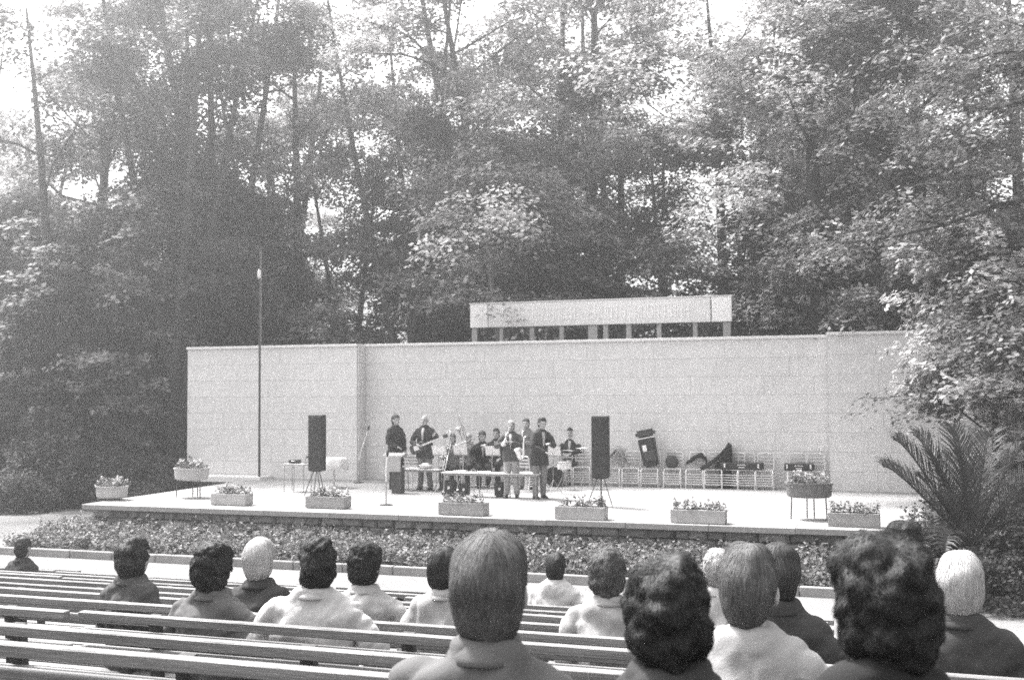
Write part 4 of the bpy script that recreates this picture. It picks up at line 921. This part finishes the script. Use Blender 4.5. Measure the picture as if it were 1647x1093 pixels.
        hm_.ell(Hc((0, -.085, -.01)), (.055, .02, .04), Rh, 10, 8); link('hair', remesh(hm_, .01, 2), M['hair_light'], t)
    return t, hd
def seated(px, py, row, label, hv=1.0, **k):
    """sit someone on the bench of a row so that the top of the head stands at this place"""
    Y = ROWS[row]+.24; q = at(px, py, Y); g_ = gz(ROWS[row]); S = (q.z-g_)/(1.335+(hv-1)*.1)
    S = max(.86, min(1.22, S)); return person(label, q.x, Y, g_+(q.z-g_-1.32*S if abs(q.z-g_-1.32*S) < .12 else 0), k.pop('rz', 0), 'sit', hvol=hv, S=S, **k)
# audience, seen from behind (row counted from the stage, 0 = first)
A = [
 (785, 880, 11, 'person with thick straight greying hair in a grey jacket, middle of the nearest row', 1.04, dict(hair='grey', hmode='straight', top='cloth_mid', near=3, look=(0, 3, 0))),
 (1070, 925, 11, 'person with dark curly hair and dark clothes near the bottom edge, head turned slightly left', 1.05, dict(hair='black', hmode='curly', top='cloth_dark', near=3, look=(14, 4, 0))),
 (1415, 903, 11, 'person with big dark bouffant hair in a dark coat, the rightmost in the nearest row', 1.2, dict(hair='black', hmode='curly', top='cloth_black', near=3, look=(22, 3, 0), shirt='cloth_white')),
 (1202, 893, 10, 'person with combed-back grey hair in a broad light jacket', .98, dict(hair='grey', hmode='straight', top='cloth_pale', near=3, wide=1.12, look=(-6, -3, 0))),
 (1250, 886, 8, 'dark-haired person in a dark jacket just beyond the grey-haired person in the light jacket', 1.02, dict(hair='brown', hmode='straight', top='cloth_dark', near=2, look=(14, 0, 0))),
 (1545, 905, 8, 'white-haired person in a dark jacket sitting apart at the far right', 1.10, dict(hair='white', hmode='straight', top='cloth_dark', near=2, wide=1.1, look=(-8, 0, 0))),
 (1454, 851, 6, 'dark-haired person in dark clothes beyond the bouffant hair, below the pale grassy plant', 1.06, dict(hair='black', hmode='curly', top='cloth_black', near=2)),
 (893, 892, 3, 'short dark-haired person in a white shirt on a bench near the front', 1.0, dict(hair='black', hmode='straight', top='cloth_white', near=1, wide=1.12, headdz=-.02)),
 (977, 895, 7, 'person with curly greying hair in a light grey jacket on a middle row', 1.10, dict(hair='grey', hmode='curly', top='cloth_pale', near=2, look=(-6, 0, 0))),
 (1086, 896, 5, 'light-haired person seen between the curly dark head and the flower bed', 1.05, dict(hair='light', hmode='curly', top='cloth_grey', near=1)),
 (1152, 892, 5, 'light-haired person in a white shirt half hidden by the grey-haired person', 1.05, dict(hair='light', hmode='curly', top='cloth_white', near=1)),
 (716, 891, 7, 'dark-haired person in a light grey shirt left of the thick greying hair', 1.04, dict(hair='black', hmode='straight', top='cloth_pale', near=2, look=(-20, 0, 0))),
 (576, 888, 7, 'dark-haired person in a light dress leaning on one arm', 1.12, dict(hair='black', hmode='curly', top='cloth_pale', near=2, lean=.1, look=(-12, 4, 0), arms=[((-.26, .0, .72), (-.14, .24, .62)), ((.36, .12, .76), (.50, .30, .64))])),
 (507, 880, 8, 'person with dark wavy hair in a big white jacket, head turned left', 1.12, dict(hair='black', hmode='curly', top='cloth_white', near=2, wide=1.28, look=(28, 2, 0), rz=R(6), arms=[((-.36, .0, .78), (-.2, .26, .62)), ((.38, .0, .74), (.2, .26, .62))])),
 (416, 877, 7, 'person with a round white-haired head in a dark jacket', 1.10, dict(hair='white', hmode='straight', top='cloth_dark', near=2)),
 (341, 888, 8, 'person with dark bouffant hair in a grey jacket, left of the big white jacket', 1.22, dict(hair='black', hmode='curly', top='cloth_mid', near=2, wide=1.15, look=(-4, 4, 0))),
 (212, 876, 7, 'person with dark greying hair in a dark jacket, leftmost but one', 1.14, dict(hair='brown', hmode='curly', top='cloth_charcoal', near=2, rz=R(-10))),
 (36, 868, 2, 'small figure of a person sitting at the left picture edge on the foremost benches', 1.0, dict(hair='brown', hmode='straight', top='cloth_dark', near=1)),
]
for px, py, row, lab, hv, kw in A: seated(px, py, row, lab, hv, **kw)

# musicians; they face the audience
def stand(px, py, label, rz=180, **k):
    p = on(px, py, SF); return person(label, p.x, p.y, SF, R(rz), 'stand', **k), p
def sitm(px, py, label, rz=180, **k):
    p = on(px, py, SF); return person(label, p.x, p.y+.05, SF, R(rz), 'sit', **k), p
stand(636, 786, 'person in a long dark coat standing at the lectern, turned to the side', rz=-120, hair='brown', hmode='straight', hvol=1.06, top='cloth_dark', legs_m='cloth_dark', coat=.28, S=1.03, arms=[((-.25, .0, 1.12), (-.20, .12, .90)), ((.25, .05, 1.12), (.12, .24, 1.02))])
(g_, _), gp = stand(684, 787, 'bald person in a dark suit standing and playing a guitar', rz=178, hair=None, bald=True, top='cloth_dark', legs_m='cloth_grey', shirt='cloth_white', S=1.03, wide=1.1, coat=.10, arms=[((-.33, .06, 1.22), (-.34, .27, 1.28), (-.40, .30, 1.36)), ((.33, .04, 1.12), (.10, .26, 1.08), (.0, .27, 1.05))])
gt = thing('guitar', 'dark electric guitar held across the body by the bald standing person', 'guitar', (gp.x, gp.y-.22, SF+1.10), R(178))
a_ = [(-.0, 0)]; ol = []
for k in range(28):
    an = 2*math.pi*k/28; r_ = .175*(1+.16*math.cos(2*an))*(1-.10*math.cos(4*an)); ol.append((.12+r_*1.15*math.cos(an), -.04+r_*.85*math.sin(an)))
Rg = Matrix.Rotation(R(20), 3, 'Y')
def rgm(o): 
    for v in o.data.vertices: v.co = Rg@v.co
    return o
rgm(MB().prism(ol, -.03, .03).build('body', M['wood'], gt, bevel=.008)); rgm(MB().box((-.32, .035, -.02), (.62, .022, .045)).build('neck', M['slat'], gt))
rgm(MB().box((-.68, .03, -.015), (.13, .02, .085)).build('headstock', M['wood'], gt, bevel=.006)); rgm(MB().box((.14, .036, -.03), (.14, .012, .12)).build('pickguard', M['pale'], gt, bevel=.004))
for k in range(3): rgm(MB().box((-.64-.04*k, .03, .045), (.015, .012, .04)).build('tuning_peg', M['steel'], gt))
def trombone(label, loc, rz, tilt):
    t = thing('trombone', label, 'trombone', loc, rz); Rt = Matrix.Rotation(R(tilt), 3, 'X')
    def tb(pts, r, nm, m='brass'):
        MB().tube([Rt@V3(p) for p in pts], r, 8).build(nm, M[m], t, smooth=True)
    tb([(-.03, 0, 0), (-.03, .72, 0), (0, .77, 0), (.03, .72, 0), (.03, .1, 0)], .012, 'slide'); tb([(.03, .1, 0), (.05, -.35, 0), (.09, -.40, 0), (.13, -.35, 0), (.13, .05, 0)], .011, 'tuning_slide')
    tb([(.13, .05, 0), (.13, .25, 0), (.13, .36, 0), (.13, .40, 0)], [.012, .02, .05, .10], 'bell'); tb([(-.03, 0, 0), (-.03, -.07, 0)], [.012, .016], 'mouthpiece', 'steel'); tb([(-.03, .1, 0), (.03, .1, 0)], .008, 'brace')
(_, h3), p3_ = sitm(727, 785, 'person in grey with a trombone, seated at the left end of the long table', rz=182, hair='grey', hmode='straight', top='cloth_grey', legs_m='cloth_dark', arms=[((-.25, .12, .82), (-.06, .30, .96)), ((.27, .12, .76), (.08, .36, .80))])
trombone('white-shining trombone pointing down in front of the person in grey', (p3_.x+.02, p3_.y-.20, SF+1.10), R(180), -58)
(_, h4), p4_ = sitm(754, 781, 'bald person in a light shirt seated behind the trombones', rz=178, hair=None, bald=True, top='cloth_pale', legs_m='cloth_charcoal', arms=[((-.25, .12, .82), (-.06, .30, .96)), ((.27, .12, .76), (.08, .36, .84))])
trombone('trombone held steeply by the bald person in the light shirt', (p4_.x+.04, p4_.y-.22, SF+1.12), R(170), 62)
def trumpet(label, loc, rz, tilt, L_=1.0):
    t = thing('trumpet', label, 'trumpet', loc, rz); Rt = Matrix.Rotation(R(tilt), 3, 'X')
    f = lambda pts: [Rt@(V3(p)*L_) for p in pts]
    MB().tube(f([(0, 0, .03), (0, .34, .03), (0, .38, 0), (0, .34, -.04), (0, .1, -.04)]), .009, 8).build('tube', M['brass'], t, smooth=True)
    MB().tube(f([(0, .08, -.04), (0, .06, 0), (0, .30, .03), (0, .42, .03), (0, .48, .03)]), [.009, .009, .014, .03, .062], 12).build('bell', M['brass'], t, smooth=True)
    for k in range(3): MB().tube(f([(0, .16+.035*k, -.06), (0, .16+.035*k, .08)]), .012, 8).build('valve', M['steel'], t)
    MB().tube(f([(0, 0, .03), (0, -.04, .03)]), [.008, .014], 8).build('mouthpiece', M['steel'], t)
(_, h5), p5_ = sitm(775, 783, 'person in a black suit seated and blowing a long pale trumpet to the left', rz=205, hair='brown', hmode='straight', hvol=1.06, top='cloth_black', legs_m='cloth_dark', shirt='cloth_white', arms=[((-.27, .16, .82), (-.07, .36, .98)), ((.27, .16, .82), (.04, .30, 1.0))], S=1.03, look=(10, -8, 0))
trumpet('long pale trumpet blown by the seated person in the black suit', (p5_.x-.07, p5_.y-.12, SF+1.24), R(138), -22, 1.35)
sitm(798, 777, 'dark-haired person in a dark suit and white shirt seated behind the trumpeter', rz=186, hair='black', hmode='straight', top='cloth_dark', legs_m='cloth_dark', shirt='cloth_white', tie=True, S=1.05)
(_, h7), p7_ = stand(823, 800, 'standing person in an open dark jacket and pale trousers playing a trumpet', rz=192, hair='light', hmode='straight', top='cloth_charcoal', legs_m='cloth_pale', shirt='cloth_white', S=.98, wide=1.12, arms=[((-.30, .14, 1.18), (-.06, .30, 1.28)), ((.32, .12, 1.18), (.06, .30, 1.28))])
trumpet('pale trumpet pointing down, played by the standing person in the open jacket', (p7_.x+.0, p7_.y-.16, SF+1.50), R(180), -40)
def saxophone(label, loc, rz):
    t = thing('saxophone', label, 'saxophone', loc, rz)
    MB().tube([(0, -.10, .50), (0, -.03, .53), (0, .02, .50), (0, .03, .40), (0, .04, .12), (0, .06, .04), (0, .11, .02), (0, .16, .06), (0, .20, .18), (0, .23, .26)], [.008, .010, .013, .018, .030, .036, .040, .048, .058, .082], 12).build('tube', M['brass'], t, smooth=True)
    MB().tube([(0, -.10, .50), (0, -.16, .485)], [.012, .008], 8).build('mouthpiece', M['black_metal'], t)
    for k in range(5): MB().lathe([(.016, 0), (.016, .012)], (.026, .035, .14+.055*k), 10, ax='X').build('key', M['steel'], t)
(_, h8), p8_ = stand(847, 786, 'person in light grey standing half hidden behind the saxophonist', rz=184, hair='brown', hmode='straight', top='cloth_grey', legs_m='cloth_grey', S=.97, arms=[((-.25, .12, 1.16), (-.05, .27, 1.18)), ((.26, .12, 1.12), (.06, .27, 1.02))])
saxophone('saxophone held by the person in light grey', (p8_.x-.02, p8_.y-.20, SF+.90), R(170))
(_, h9), p9_ = stand(868, 801, 'tall person in dark jacket and grey trousers playing a saxophone', rz=228, hair='brown', hmode='straight', top='cloth_dark', legs_m='cloth_grey', shirt='cloth_white', S=1.02, wide=1.08, coat=.12, lean=.10, arms=[((-.24, .22, 1.16), (-.05, .36, 1.20)), ((.28, .20, 1.14), (.07, .38, 1.02))], look=(0, -10, 0))
saxophone('pale saxophone hanging before the tall person in the dark jacket', (p9_.x-.26, p9_.y-.24, SF+.86), R(150))
sitm(918, 777, 'drummer with bushy dark hair and a white shirt front, seated', rz=180, hair='black', hmode='curly', hvol=1.15, top='cloth_dark', legs_m='cloth_dark', shirt='cloth_white', arms=[((-.27, .12, .80), (-.10, .34, .74)), ((.27, .12, .80), (.10, .34, .74))], S=1.06)
